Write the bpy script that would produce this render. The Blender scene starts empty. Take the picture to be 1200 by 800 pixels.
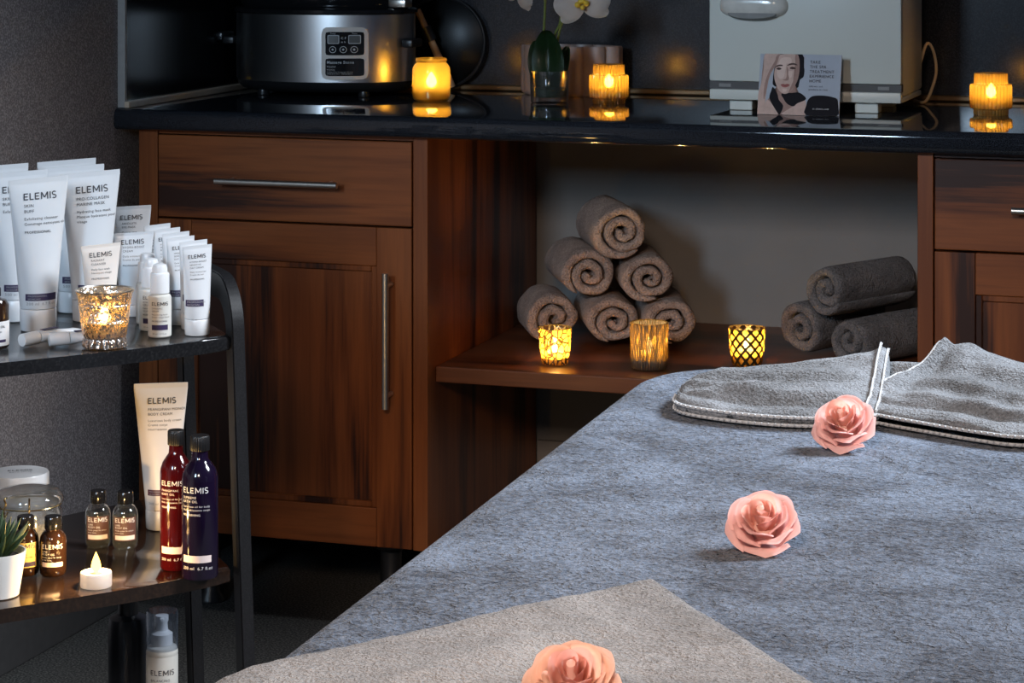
import bpy, bmesh, math, random
from mathutils import Vector, Matrix, noise
random.seed(7)
PI = math.pi
SC = bpy.context.scene
COL = SC.collection
R = math.radians

# ------------------------------------------------------------------ camera, world, light
cam_d = bpy.data.cameras.new('camera')
cam = bpy.data.objects.new('camera', cam_d)
COL.objects.link(cam)
cam.location = (0, 0, 1.265)
cam.rotation_euler = (R(90), 0, R(18.3))
cam_d.sensor_width = 36
cam_d.lens = 36 * 2898 / 1200
cam_d.shift_y = -502 / 1200
cam_d.clip_start = 0.05
SC.camera = cam
SC.view_settings.view_transform = 'Standard'
SC.view_settings.look = 'None'
SC.view_settings.gamma = 1
SC.view_settings.use_curve_mapping = False
SC.view_settings.exposure = 0.0

world = bpy.data.worlds.new('world')
SC.world = world
world.use_nodes = True
world.node_tree.nodes['Background'].inputs[0].default_value = (0.45, 0.6, 0.95, 1)
world.node_tree.nodes['Background'].inputs[1].default_value = 0.04


def area(name, loc, target, sx, sy, power, colour, spread=180):
    l = bpy.data.lights.new(name, 'AREA')
    l.shape = 'RECTANGLE'
    l.size, l.size_y = sx, sy
    l.energy = power
    l.color = colour
    l.spread = R(spread)
    o = bpy.data.objects.new(name, l)
    COL.objects.link(o)
    o.location = loc
    o.rotation_euler = (Vector(target) - Vector(loc)).to_track_quat('-Z', 'Y').to_euler()
    return o


# daylight from a window to the right of the couch, and a dimmer one behind the camera on the left
area('window_daylight_right', (1.25, 3.55, 2.75), (-0.55, 2.35, 0.78), 0.8, 0.8, 44, (0.86, 0.92, 1.0), 66)
area('window_daylight_left', (-1.75, -0.9, 2.15), (-1.30, 3.7, 1.08), 0.45, 0.9, 6.2, (0.56, 0.77, 1.0), 46)
area('lamp_warm_front', (-0.2, -0.9, 2.3), (-0.55, 2.0, 0.80), 0.5, 0.5, 4.8, (1.0, 0.76, 0.60), 34)

AMBER = (1.0, 0.60, 0.20)


# ------------------------------------------------------------------ materials
MATS = {}


def newmat(name):
    m = bpy.data.materials.new(name)
    m.use_nodes = True
    nt = m.node_tree
    nt.nodes.clear()
    out = nt.nodes.new('ShaderNodeOutputMaterial')
    return m, nt, out


def nd(nt, kind, **kw):
    n = nt.nodes.new(kind)
    for k, v in kw.items():
        if k.startswith('i_'):
            key = k[2:].replace('_', ' ')
            n.inputs[key].default_value = v
        else:
            setattr(n, k, v)
    return n


def c4(c):
    return (c[0], c[1], c[2], 1)


def coords(nt, scale=(1, 1, 1), rot=(0, 0, 0)):
    tc = nd(nt, 'ShaderNodeTexCoord')
    mp = nd(nt, 'ShaderNodeMapping')
    mp.inputs['Scale'].default_value = scale
    mp.inputs['Rotation'].default_value = rot
    nt.links.new(tc.outputs['Object'], mp.inputs[0])
    return mp.outputs[0]


def ramp(nt, fac, stops):
    r = nd(nt, 'ShaderNodeValToRGB')
    while len(r.color_ramp.elements) < len(stops):
        r.color_ramp.elements.new(0.5)
    for e, (p, c) in zip(r.color_ramp.elements, stops):
        e.position = p
        e.color = c4(c)
    nt.links.new(fac, r.inputs[0])
    return r.outputs[0]


def plain(name, col, rough=0.5, metal=0.0, coat=0.0, spec=0.5, sss=0.0, var=0.08, scale=60, bump=0.0, bscale=300, trans=0.0):
    """principled surface whose base colour wanders a little with noise"""
    m, nt, out = newmat(name)
    b = nd(nt, 'ShaderNodeBsdfPrincipled')
    v = coords(nt)
    n = nd(nt, 'ShaderNodeTexNoise', i_Scale=scale, i_Detail=3.0)
    nt.links.new(v, n.inputs['Vector'])
    lo = tuple(c * (1 - var) for c in col)
    hi = tuple(min(1, c * (1 + var)) for c in col)
    nt.links.new(ramp(nt, n.outputs[0], [(0.3, lo), (0.7, hi)]), b.inputs['Base Color'])
    b.inputs['Roughness'].default_value = rough
    b.inputs['Metallic'].default_value = metal
    b.inputs['Coat Weight'].default_value = coat
    b.inputs['Specular IOR Level'].default_value = spec
    if sss:
        b.inputs['Subsurface Weight'].default_value = sss
        b.inputs['Subsurface Radius'].default_value = (0.01, 0.005, 0.004)
    if bump:
        n2 = nd(nt, 'ShaderNodeTexNoise', i_Scale=bscale, i_Detail=4.0)
        nt.links.new(v, n2.inputs['Vector'])
        bp = nd(nt, 'ShaderNodeBump', i_Strength=bump, i_Distance=0.001)
        nt.links.new(n2.outputs[0], bp.inputs['Height'])
        nt.links.new(bp.outputs[0], b.inputs['Normal'])
    sh = b.outputs[0]
    if trans:
        t = nd(nt, 'ShaderNodeBsdfTranslucent')
        t.inputs[0].default_value = c4(col)
        mx = nd(nt, 'ShaderNodeMixShader')
        mx.inputs[0].default_value = trans
        nt.links.new(sh, mx.inputs[1])
        nt.links.new(t.outputs[0], mx.inputs[2])
        sh = mx.outputs[0]
    nt.links.new(sh, out.inputs[0])
    MATS[name] = m
    return m


def terry(name, dark, light, pile=380, strength=0.9, streak=(1, 1, 1), big=9, dist=0.004, contrast=0.14, wave=0.0):
    m, nt, out = newmat(name)
    b = nd(nt, 'ShaderNodeBsdfPrincipled')
    v = coords(nt)
    vs = coords(nt, streak)
    n = nd(nt, 'ShaderNodeTexNoise', i_Scale=pile, i_Detail=2.0, i_Roughness=0.6)
    nt.links.new(v, n.inputs['Vector'])
    w = nd(nt, 'ShaderNodeTexNoise', i_Scale=big, i_Detail=5.0, i_Roughness=0.65, i_Distortion=0.6)
    nt.links.new(vs, w.inputs['Vector'])
    w2 = nd(nt, 'ShaderNodeTexNoise', i_Scale=big * 7, i_Detail=4.0, i_Roughness=0.7)
    nt.links.new(vs, w2.inputs['Vector'])
    a1 = nd(nt, 'ShaderNodeMath', operation='MULTIPLY_ADD')
    a1.inputs[1].default_value = 0.55
    nt.links.new(w.outputs[0], a1.inputs[0])
    m2 = nd(nt, 'ShaderNodeMath', operation='MULTIPLY')
    m2.inputs[1].default_value = 0.45
    nt.links.new(n.outputs[0], m2.inputs[0])
    nt.links.new(m2.outputs[0], a1.inputs[2])
    nt.links.new(ramp(nt, a1.outputs[0], [(0.5 - contrast, dark), (0.5 + contrast, light)]), b.inputs['Base Color'])
    b.inputs['Roughness'].default_value = 0.95
    b.inputs['Specular IOR Level'].default_value = 0.15
    b.inputs['Sheen Weight'].default_value = 0.12
    b.inputs['Sheen Roughness'].default_value = 0.5
    bp = nd(nt, 'ShaderNodeBump', i_Strength=strength, i_Distance=dist)
    nt.links.new(n.outputs[0], bp.inputs['Height'])
    bp2 = nd(nt, 'ShaderNodeBump', i_Strength=0.6, i_Distance=dist * 2.2)
    nt.links.new(w2.outputs[0], bp2.inputs['Height'])
    nt.links.new(bp.outputs[0], bp2.inputs['Normal'])
    nrm = bp2.outputs[0]
    if wave:        # shallow crumples pressed into the pile
        w3 = nd(nt, 'ShaderNodeTexNoise', i_Scale=15.0, i_Detail=6.0, i_Roughness=0.55, i_Distortion=1.2)
        nt.links.new(vs, w3.inputs['Vector'])
        bp3 = nd(nt, 'ShaderNodeBump', i_Strength=1.0, i_Distance=wave)
        nt.links.new(w3.outputs[0], bp3.inputs['Height'])
        nt.links.new(nrm, bp3.inputs['Normal'])
        nrm = bp3.outputs[0]
    nt.links.new(nrm, b.inputs['Normal'])
    nt.links.new(b.outputs[0], out.inputs[0])
    MATS[name] = m
    return m


def wood(name, axis, c1, c2, c3, rough=0.38, seed=0.0, freq=1.0):
    """walnut laminate, grain along axis 0 (x), 1 (y) or 2 (z)"""
    m, nt, out = newmat(name)
    b = nd(nt, 'ShaderNodeBsdfPrincipled')
    sc = [5.5 * freq] * 3
    sc[axis] = 0.45
    tc = nd(nt, 'ShaderNodeTexCoord')
    mp = nd(nt, 'ShaderNodeMapping')
    mp.inputs['Scale'].default_value = sc
    mp.inputs['Location'].default_value = (seed, seed * 1.7, seed * 0.6)
    nt.links.new(tc.outputs['Object'], mp.inputs[0])
    n = nd(nt, 'ShaderNodeTexNoise', i_Scale=1.6, i_Detail=2.0, i_Roughness=0.5, i_Distortion=0.35)
    nt.links.new(mp.outputs[0], n.inputs['Vector'])
    sc2 = [110.0] * 3
    sc2[axis] = 5.0
    mp2 = nd(nt, 'ShaderNodeMapping')
    mp2.inputs['Scale'].default_value = sc2
    nt.links.new(tc.outputs['Object'], mp2.inputs[0])
    f = nd(nt, 'ShaderNodeTexNoise', i_Scale=1.5, i_Detail=4.0)
    nt.links.new(mp2.outputs[0], f.inputs['Vector'])
    a = nd(nt, 'ShaderNodeMath', operation='MULTIPLY_ADD')
    a.inputs[1].default_value = 0.22
    nt.links.new(f.outputs[0], a.inputs[0])
    s = nd(nt, 'ShaderNodeMath', operation='SUBTRACT')
    s.inputs[1].default_value = 0.11
    nt.links.new(n.outputs[0], s.inputs[0])
    nt.links.new(s.outputs[0], a.inputs[2])
    colr = ramp(nt, a.outputs[0], [(0.36, c1), (0.44, c2), (0.52, c3), (0.66, c2)])
    nt.links.new(colr, b.inputs['Base Color'])
    b.inputs['Roughness'].default_value = rough
    b.inputs['Specular IOR Level'].default_value = 0.35
    bp = nd(nt, 'ShaderNodeBump', i_Strength=0.15, i_Distance=0.0006)
    nt.links.new(f.outputs[0], bp.inputs['Height'])
    nt.links.new(bp.outputs[0], b.inputs['Normal'])
    nt.links.new(b.outputs[0], out.inputs[0])
    MATS[name] = m
    return m


def speckle(name, base, fleck, rough, scale=700, thr=0.66, bump=0.0, coat=0.0, spec=0.5):
    m, nt, out = newmat(name)
    b = nd(nt, 'ShaderNodeBsdfPrincipled')
    v = coords(nt)
    n = nd(nt, 'ShaderNodeTexNoise', i_Scale=scale, i_Detail=1.0)
    nt.links.new(v, n.inputs['Vector'])
    nt.links.new(ramp(nt, n.outputs[0], [(0.42, base), (thr, fleck)]), b.inputs['Base Color'])
    b.inputs['Roughness'].default_value = rough
    b.inputs['Coat Weight'].default_value = coat
    b.inputs['Coat Roughness'].default_value = 0.06
    b.inputs['Specular IOR Level'].default_value = spec
    if bump:
        bp = nd(nt, 'ShaderNodeBump', i_Strength=bump, i_Distance=0.001)
        nt.links.new(n.outputs[0], bp.inputs['Height'])
        nt.links.new(bp.outputs[0], b.inputs['Normal'])
    nt.links.new(b.outputs[0], out.inputs[0])
    MATS[name] = m
    return m


def glass(name, tint, clear=0.7, gloss=0.12, transl=None, rough=0.05):
    """thin-walled glass: transparent + translucent + fresnel gloss"""
    m, nt, out = newmat(name)
    t = nd(nt, 'ShaderNodeBsdfTransparent')
    t.inputs[0].default_value = c4(tint)
    l = nd(nt, 'ShaderNodeBsdfTranslucent')
    l.inputs[0].default_value = c4(transl or tint)
    mx = nd(nt, 'ShaderNodeMixShader')
    mx.inputs[0].default_value = 1 - clear
    nt.links.new(t.outputs[0], mx.inputs[1])
    nt.links.new(l.outputs[0], mx.inputs[2])
    g = nd(nt, 'ShaderNodeBsdfGlossy')
    g.inputs['Roughness'].default_value = rough
    lw = nd(nt, 'ShaderNodeLayerWeight', i_Blend=0.35)
    mr = nd(nt, 'ShaderNodeMapRange')
    mr.inputs['To Min'].default_value = gloss * 0.5
    mr.inputs['To Max'].default_value = min(1, gloss * 5)
    nt.links.new(lw.outputs['Facing'], mr.inputs[0])
    mx2 = nd(nt, 'ShaderNodeMixShader')
    nt.links.new(mr.outputs[0], mx2.inputs[0])
    nt.links.new(mx.outputs[0], mx2.inputs[1])
    nt.links.new(g.outputs[0], mx2.inputs[2])
    nt.links.new(mx2.outputs[0], out.inputs[0])
    MATS[name] = m
    return m


def emit(name, col, strength):
    m, nt, out = newmat(name)
    e = nd(nt, 'ShaderNodeEmission')
    e.inputs[0].default_value = c4(col)
    e.inputs[1].default_value = strength
    nt.links.new(e.outputs[0], out.inputs[0])
    MATS[name] = m
    return m


def mercury(name, metal, kind, glow=(1.0, 0.55, 0.08), lo=0.0, hi=1.0, open_=0.35, rough=0.25):
    """silvered glass whose coating is broken by a pattern that lets the candle through"""
    m, nt, out = newmat(name)
    tc = nd(nt, 'ShaderNodeTexCoord')
    uv = tc.outputs['UV']
    if kind == 'mosaic':
        vn = nd(nt, 'ShaderNodeTexVoronoi', i_Scale=1.0, feature='DISTANCE_TO_EDGE')
        mp = nd(nt, 'ShaderNodeMapping')
        mp.inputs['Scale'].default_value = (18, 5.5, 1)
        nt.links.new(uv, mp.inputs[0])
        nt.links.new(mp.outputs[0], vn.inputs['Vector'])
        val = vn.outputs['Distance']
        a0, a1 = 0.06, 0.15
    elif kind == 'ribs':
        mp = nd(nt, 'ShaderNodeMapping')
        mp.inputs['Scale'].default_value = (60, 3.5, 1)
        nt.links.new(uv, mp.inputs[0])
        n = nd(nt, 'ShaderNodeTexNoise', i_Scale=1.0, i_Detail=5.0, i_Roughness=0.75)
        nt.links.new(mp.outputs[0], n.inputs['Vector'])
        val = n.outputs[0]
        a0, a1 = 0.50, 0.66
    elif kind == 'lattice':
        sep = nd(nt, 'ShaderNodeSeparateXYZ')
        nt.links.new(uv, sep.inputs[0])
        outs = []
        for sgn in (1, -1):
            mu = nd(nt, 'ShaderNodeMath', operation='MULTIPLY')
            mu.inputs[1].default_value = 11.0
            nt.links.new(sep.outputs['X'], mu.inputs[0])
            mv = nd(nt, 'ShaderNodeMath', operation='MULTIPLY_ADD')
            mv.inputs[1].default_value = sgn * 3.2
            nt.links.new(sep.outputs['Y'], mv.inputs[0])
            nt.links.new(mu.outputs[0], mv.inputs[2])
            fr = nd(nt, 'ShaderNodeMath', operation='PINGPONG')
            fr.inputs[1].default_value = 0.5
            nt.links.new(mv.outputs[0], fr.inputs[0])
            outs.append(fr.outputs[0])
        mn = nd(nt, 'ShaderNodeMath', operation='MINIMUM')
        nt.links.new(outs[0], mn.inputs[0])
        nt.links.new(outs[1], mn.inputs[1])
        val = mn.outputs[0]
        a0, a1 = 0.15, 0.20
    else:  # pressed ornament
        vn = nd(nt, 'ShaderNodeTexVoronoi', i_Scale=1.0, feature='SMOOTH_F1')
        mp = nd(nt, 'ShaderNodeMapping')
        mp.inputs['Scale'].default_value = (60, 17, 1)
        nt.links.new(uv, mp.inputs[0])
        nt.links.new(mp.outputs[0], vn.inputs['Vector'])
        val = vn.outputs['Distance']
        a0, a1 = 0.25, 0.6
    mr = nd(nt, 'ShaderNodeMapRange')
    mr.inputs['From Min'].default_value = a0
    mr.inputs['From Max'].default_value = a1
    mr.inputs['To Min'].default_value = lo
    mr.inputs['To Max'].default_value = hi
    nt.links.new(val, mr.inputs[0])
    p = nd(nt, 'ShaderNodeBsdfPrincipled')
    p.inputs['Base Color'].default_value = c4(metal)
    p.inputs['Metallic'].default_value = 0.9
    p.inputs['Roughness'].default_value = rough
    bp = nd(nt, 'ShaderNodeBump', i_Strength=0.7, i_Distance=0.002)
    nt.links.new(val, bp.inputs['Height'])
    nt.links.new(bp.outputs[0], p.inputs['Normal'])
    t = nd(nt, 'ShaderNodeBsdfTransparent')
    t.inputs[0].default_value = c4(tuple(0.55 + 0.45 * g for g in glow))
    l = nd(nt, 'ShaderNodeBsdfTranslucent')
    l.inputs[0].default_value = c4(glow)
    mx = nd(nt, 'ShaderNodeMixShader')
    mx.inputs[0].default_value = 1 - open_
    nt.links.new(t.outputs[0], mx.inputs[1])
    nt.links.new(l.outputs[0], mx.inputs[2])
    mx2 = nd(nt, 'ShaderNodeMixShader')
    nt.links.new(mr.outputs[0], mx2.inputs[0])
    nt.links.new(p.outputs[0], mx2.inputs[1])
    nt.links.new(mx.outputs[0], mx2.inputs[2])
    nt.links.new(mx2.outputs[0], out.inputs[0])
    MATS[name] = m
    return m


W1, W2, W3 = (0.030, 0.009, 0.004), (0.150, 0.040, 0.009), (0.235, 0.068, 0.016)
wood_v = wood('walnut_vertical', 2, W1, W2, W3)
wood_v2 = wood('walnut_vertical_panel', 2, W1, W2, W3, seed=3.1, freq=1.5)
wood_h = wood('walnut_horizontal', 0, W1, W2, W3, seed=1.3)
wood_s = wood('walnut_shelf', 0, W1, (0.11, 0.035, 0.014), (0.17, 0.055, 0.02), rough=0.33, seed=5)
worktop_m = speckle('black_granite_laminate', (0.006, 0.007, 0.009), (0.03, 0.036, 0.048), 0.055, scale=900, thr=0.72, spec=0.6)
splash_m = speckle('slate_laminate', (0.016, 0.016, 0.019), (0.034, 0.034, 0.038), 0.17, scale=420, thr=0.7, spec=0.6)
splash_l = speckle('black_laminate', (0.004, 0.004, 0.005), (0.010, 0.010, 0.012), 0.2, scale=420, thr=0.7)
wall_l_m = speckle('grey_flecked_wallpaper', (0.22, 0.20, 0.205), (0.50, 0.465, 0.47), 0.8, scale=330, thr=0.72, bump=0.4)
wall_b_m = plain('grey_wall_paint', (0.215, 0.20, 0.185), 0.85, var=0.04, scale=8, bump=0.2, bscale=200)
trim_m = plain('pale_trim', (0.50, 0.40, 0.30), 0.35, var=0.05)
trim_dk = plain('bronze_trim', (0.13, 0.075, 0.03), 0.35, metal=0.5)
floor_m = speckle('dark_carpet', (0.030, 0.029, 0.027), (0.16, 0.155, 0.14), 0.95, scale=260, thr=0.74, bump=0.9)
steel = plain('brushed_nickel', (0.62, 0.58, 0.52), 0.32, metal=1.0, var=0.05)
black_plastic = plain('black_plastic', (0.012, 0.012, 0.013), 0.35)
black_gloss = plain('black_gloss_plastic', (0.008, 0.008, 0.009), 0.12)
trolley_m = speckle('black_lacquered_wood', (0.010, 0.010, 0.011), (0.020, 0.020, 0.021), 0.16, scale=300, thr=0.8, spec=0.6)
trolley_brown = speckle('dark_brown_lacquer', (0.014, 0.008, 0.006), (0.026, 0.014, 0.009), 0.13, scale=200, thr=0.8, spec=0.6)
trolley_leg = speckle('black_satin_wood', (0.006, 0.006, 0.007), (0.016, 0.016, 0.018), 0.55, spec=0.3, scale=500, thr=0.8)
white_pl = plain('white_tube_plastic', (0.80, 0.82, 0.84), 0.32, var=0.01, trans=0.12)
white_cap = plain('white_cap_plastic', (0.78, 0.79, 0.80), 0.28, var=0.01)
cream_pl = plain('cream_tube_plastic', (0.80, 0.74, 0.68), 0.35, var=0.01)
ink = plain('grey_ink', (0.055, 0.055, 0.065), 0.6)
ink_light = plain('pale_grey_ink', (0.34, 0.34, 0.36), 0.6)
ink_white = plain('white_ink', (0.75, 0.74, 0.72), 0.5)
navy = plain('navy_label_ink', (0.035, 0.022, 0.075), 0.5)
maroon = plain('maroon_label_ink', (0.10, 0.02, 0.035), 0.5)
pale_label = plain('pale_label_paper', (0.78, 0.66, 0.62), 0.6, var=0.02)
white_label = plain('white_label_paper', (0.74, 0.74, 0.74), 0.6, var=0.02)
red_bottle = plain('red_glass_bottle', (0.045, 0.002, 0.003), 0.12, coat=0.4, var=0.15, scale=20)
purple_bottle = plain('purple_glass_bottle', (0.008, 0.004, 0.017), 0.12, coat=0.4, var=0.15, scale=20)
amber_glass = plain('dark_brown_glass', (0.022, 0.010, 0.006), 0.1, coat=0.4)
cloudy = glass('cloudy_glass', (0.85, 0.85, 0.84), clear=0.6, gloss=0.2)
clear_glass = glass('clear_glass', (0.92, 0.93, 0.93), clear=0.93, gloss=0.16)
misty_plastic = glass('misty_plastic', (0.80, 0.84, 0.90), clear=0.86, gloss=0.12, transl=(0.6, 0.68, 0.8))
brown_label = plain('brown_label', (0.10, 0.045, 0.035), 0.5)
yellow_label = plain('yellow_paper_label', (0.62, 0.45, 0.16), 0.6)
liquid_m = glass('pale_oil', (0.85, 0.80, 0.66), clear=0.75, gloss=0.05)
liquid_dk = glass('brown_oil', (0.45, 0.25, 0.16), clear=0.8, gloss=0.05)
jar_amber = glass('amber_frosted_glass', (1.0, 0.86, 0.45), clear=0.50, gloss=0.08, transl=(0.75, 0.50, 0.15))
jar_ribbed = glass('amber_ribbed_glass', (1.0, 0.84, 0.42), clear=0.52, gloss=0.10, transl=(0.75, 0.48, 0.14))
flame_m = emit('flame_glow', (1.0, 0.72, 0.28), 45)
flame_hot = emit('tealight_flame_glow', (1.0, 0.55, 0.12), 6)
wax_m = plain('ivory_wax', (0.85, 0.78, 0.66), 0.5, sss=0.3, trans=0.25)
merc_orn = mercury('silvered_ornate_glass', (0.66, 0.60, 0.55), 'orn', lo=0.02, hi=0.36, open_=0.5, rough=0.18)
merc_mos = mercury('silvered_mosaic_glass', (0.30, 0.26, 0.18), 'mosaic', lo=0.05, hi=0.95, open_=0.3)
merc_rib = mercury('silvered_ribbed_glass', (0.24, 0.21, 0.17), 'ribs', lo=0.02, hi=0.42, open_=0.3, rough=0.3)
merc_lat = mercury('silvered_lattice_glass', (0.13, 0.10, 0.05), 'lattice', lo=0.0, hi=1.0, open_=0.35, rough=0.35)
towel_t = terry('taupe_terry', (0.22, 0.150, 0.120), (0.55, 0.40, 0.32), pile=300, contrast=0.13, dist=0.006, big=14, strength=1.0)
towel_g = terry('charcoal_terry', (0.075, 0.072, 0.075), (0.24, 0.22, 0.215), pile=300, contrast=0.13, dist=0.006, strength=1.0)
towel_f = terry('silver_grey_terry', (0.028, 0.031, 0.034), (0.215, 0.235, 0.26), pile=420, contrast=0.15, dist=0.0035)
towel_n = terry('stone_grey_terry', (0.095, 0.088, 0.084), (0.345, 0.33, 0.32), pile=430, contrast=0.14, dist=0.004, strength=1.0, big=7)
fleece_m = terry('slate_blue_fleece', (0.024, 0.033, 0.050), (0.128, 0.165, 0.225), pile=230, contrast=0.11, wave=0.013, streak=(1.0, 1.1, 1), big=9, dist=0.006, strength=1.0)
hem_m = plain('pale_hem_thread', (0.36, 0.38, 0.40), 0.9, var=0.2, scale=400, bump=0.6)
rose_m = plain('pink_foam_petal', (0.96, 0.68, 0.65), 0.5, var=0.05, scale=30, trans=0.34, spec=0.3)
rose_in = plain('coral_foam_petal', (0.96, 0.63, 0.55), 0.55, var=0.05, scale=30, trans=0.34, spec=0.3)
rose_3 = plain('peach_foam_petal', (0.97, 0.70, 0.57), 0.55, var=0.05, scale=30, trans=0.34, spec=0.3)
leaf_m = plain('dark_green_leaf', (0.018, 0.045, 0.014), 0.28, var=0.35, scale=30, coat=0.2)
stem_m = plain('green_stem', (0.13, 0.16, 0.03), 0.5, var=0.2)
petal_w = plain('white_orchid_petal', (0.80, 0.72, 0.66), 0.5, var=0.05, trans=0.25)
lip_m = plain('yellow_orchid_lip', (0.75, 0.50, 0.05), 0.5, var=0.2)
pot_m = plain('white_ceramic', (0.74, 0.72, 0.68), 0.35, var=0.02)
succ_m = plain('succulent_green', (0.035, 0.065, 0.028), 0.4, var=0.5, scale=90)
soil_m = plain('dark_soil', (0.02, 0.013, 0.008), 0.95, bump=1.0)
ster_m = plain('ivory_enamel', (0.62, 0.65, 0.60), 0.35, var=0.02, scale=6)
ster_dk = plain('dark_grey_strip', (0.045, 0.042, 0.040), 0.5)
ster_gr = plain('grey_recess', (0.20, 0.20, 0.19), 0.5)
cook_m = plain('brushed_steel', (0.70, 0.69, 0.68), 0.28, metal=1.0, var=0.06, scale=10)
panel_w = plain('cream_bezel', (0.62, 0.56, 0.50), 0.4, var=0.02)
wood_pale = plain('pale_beech', (0.42, 0.27, 0.15), 0.5, var=0.2, scale=40)
flute_m = plain('blush_ceramic', (0.25, 0.165, 0.13), 0.42, var=0.06)
cord_m = plain('cream_cord', (0.55, 0.42, 0.25), 0.5)
moss_m = plain('moss_filling', (0.03, 0.05, 0.03), 0.9, bump=0.8)


# ------------------------------------------------------------------ builders
def put(name, bm, mat, parent=None, loc=(0, 0, 0), rot=(0, 0, 0), smooth=True, angle=40):
    me = bpy.data.meshes.new(name)
    bm.normal_update()
    bm.to_mesh(me)
    bm.free()
    if smooth:
        for p in me.polygons:
            p.use_smooth = True
        try:
            me.set_sharp_from_angle(angle=R(angle))
        except Exception:
            pass
    if isinstance(mat, (list, tuple)):
        for x in mat:
            me.materials.append(x)
    else:
        me.materials.append(mat)
    o = bpy.data.objects.new(name, me)
    COL.objects.link(o)
    o.location = loc
    o.rotation_euler = rot
    if parent:
        o.parent = parent
    return o


def tag(o, label, cat, group=None, kind=None):
    o['label'] = label
    o['category'] = cat
    if group:
        o['group'] = group
    if kind:
        o['kind'] = kind
    return o


def thing(name, label, cat, loc, rz=0, group=None, rx=0, ry=0):
    o = bpy.data.objects.new(name, None)
    o.empty_display_size = 0.02
    COL.objects.link(o)
    o.location = loc
    o.rotation_euler = (rx, ry, rz)
    return tag(o, label, cat, group)


def struct(name, bm, mat, **kw):
    o = put(name, bm, mat, **kw)
    o['kind'] = 'structure'
    return o


def box(bm, x0, x1, y0, y1, z0, z1, bev=0.0, seg=2):
    g = bmesh.ops.create_cube(bm, size=1)
    vs = g['verts']
    for v in vs:
        v.co = Vector(((x0 + x1) / 2 + v.co.x * (x1 - x0), (y0 + y1) / 2 + v.co.y * (y1 - y0), (z0 + z1) / 2 + v.co.z * (z1 - z0)))
    if bev:
        es = list({e for v in vs for e in v.link_edges})
        bmesh.ops.bevel(bm, geom=es, offset=bev, segments=seg, affect='EDGES', profile=0.5)
    return bm


def BOX(*a, **k):
    return box(bmesh.new(), *a, **k)


def lathe(prof, seg=40, flute=None, ax=1.0, ay=1.0, close=False, bm=None, off=(0, 0, 0), uv=False):
    """prof: list of (r, z) or (r, z, f) with f the flute weight; flute=(n, amp)"""
    bm = bm or bmesh.new()
    rings = []
    for p in prof:
        r, z = p[0], p[1]
        w = p[2] if len(p) > 2 else 0
        ring = []
        if r < 1e-6:
            ring = [bm.verts.new((off[0], off[1], off[2] + z))]
        else:
            for i in range(seg):
                t = 2 * PI * i / seg
                rr = r
                if flute and w:
                    rr = r + w * flute[1] * (abs(math.cos(flute[0] * t / 2)) ** 0.7 - 0.6)
                ring.append(bm.verts.new((off[0] + ax * rr * math.cos(t), off[1] + ay * rr * math.sin(t), off[2] + z)))
        rings.append(ring)
    lay = bm.loops.layers.uv.verify() if uv else None
    n = len(rings)
    for k in range(n - 1):
        a, b = rings[k], rings[k + 1]
        for i in range(seg):
            j = (i + 1) % seg
            if len(a) == 1 and len(b) == 1:
                continue
            if len(a) == 1:
                f = bm.faces.new((a[0], b[j], b[i]))
            elif len(b) == 1:
                f = bm.faces.new((a[i], a[j], b[0]))
            else:
                f = bm.faces.new((a[i], a[j], b[j], b[i]))
                if lay:
                    us = [(i / seg, k), ((i + 1) / seg, k), ((i + 1) / seg, k + 1), (i / seg, k + 1)]
                    for lp, (u, kk) in zip(f.loops, us):
                        lp[lay].uv = (u, (prof[kk][1] - prof[0][1]) / max(1e-6, max(q[1] for q in prof) - prof[0][1]))
    return bm


def sweep(bm, pts, r, seg=8, closed=False, taper=None):
    pts = [Vector(p) for p in pts]
    n = len(pts)
    up = Vector((0, 0, 1))
    rings = []
    prev = None
    for i, p in enumerate(pts):
        if closed:
            d = pts[(i + 1) % n] - pts[i - 1]
        else:
            d = pts[min(i + 1, n - 1)] - pts[max(i - 1, 0)]
        d.normalize()
        if prev is None:
            s = d.cross(up)
            if s.length < 1e-3:
                s = d.cross(Vector((1, 0, 0)))
        else:
            s = prev - d * prev.dot(d)
        s.normalize()
        prev = s
        u = s.cross(d)
        rr = r if taper is None else r * taper(i / (n - 1))
        rings.append([bm.verts.new(p + (s * math.cos(2 * PI * k / seg) + u * math.sin(2 * PI * k / seg)) * rr) for k in range(seg)])
    m = n if closed else n - 1
    for i in range(m):
        a, b = rings[i], rings[(i + 1) % n]
        for k in range(seg):
            bm.faces.new((a[k], a[(k + 1) % seg], b[(k + 1) % seg], b[k]))
    if not closed:
        bm.faces.new(rings[0][::-1])
        bm.faces.new(rings[-1])
    return bm


def prism(bm, poly, z0, z1, bev=0.0):
    lo = [bm.verts.new((x, y, z0)) for x, y in poly]
    hi = [bm.verts.new((x, y, z1)) for x, y in poly]
    n = len(poly)
    ar = sum(poly[i][0] * poly[(i + 1) % n][1] - poly[(i + 1) % n][0] * poly[i][1] for i in range(n))
    if ar < 0:
        lo.reverse()
        hi.reverse()
    ft = bm.faces.new(hi)
    fb = bm.faces.new(lo[::-1])
    for i in range(n):
        j = (i + 1) % n
        bm.faces.new((lo[i], lo[j], hi[j], hi[i]))
    if bev:
        es = [e for e in list(ft.edges) + list(fb.edges)]
        bmesh.ops.bevel(bm, geom=es, offset=bev, segments=3, affect='EDGES', profile=0.5)
    return bm


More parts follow.
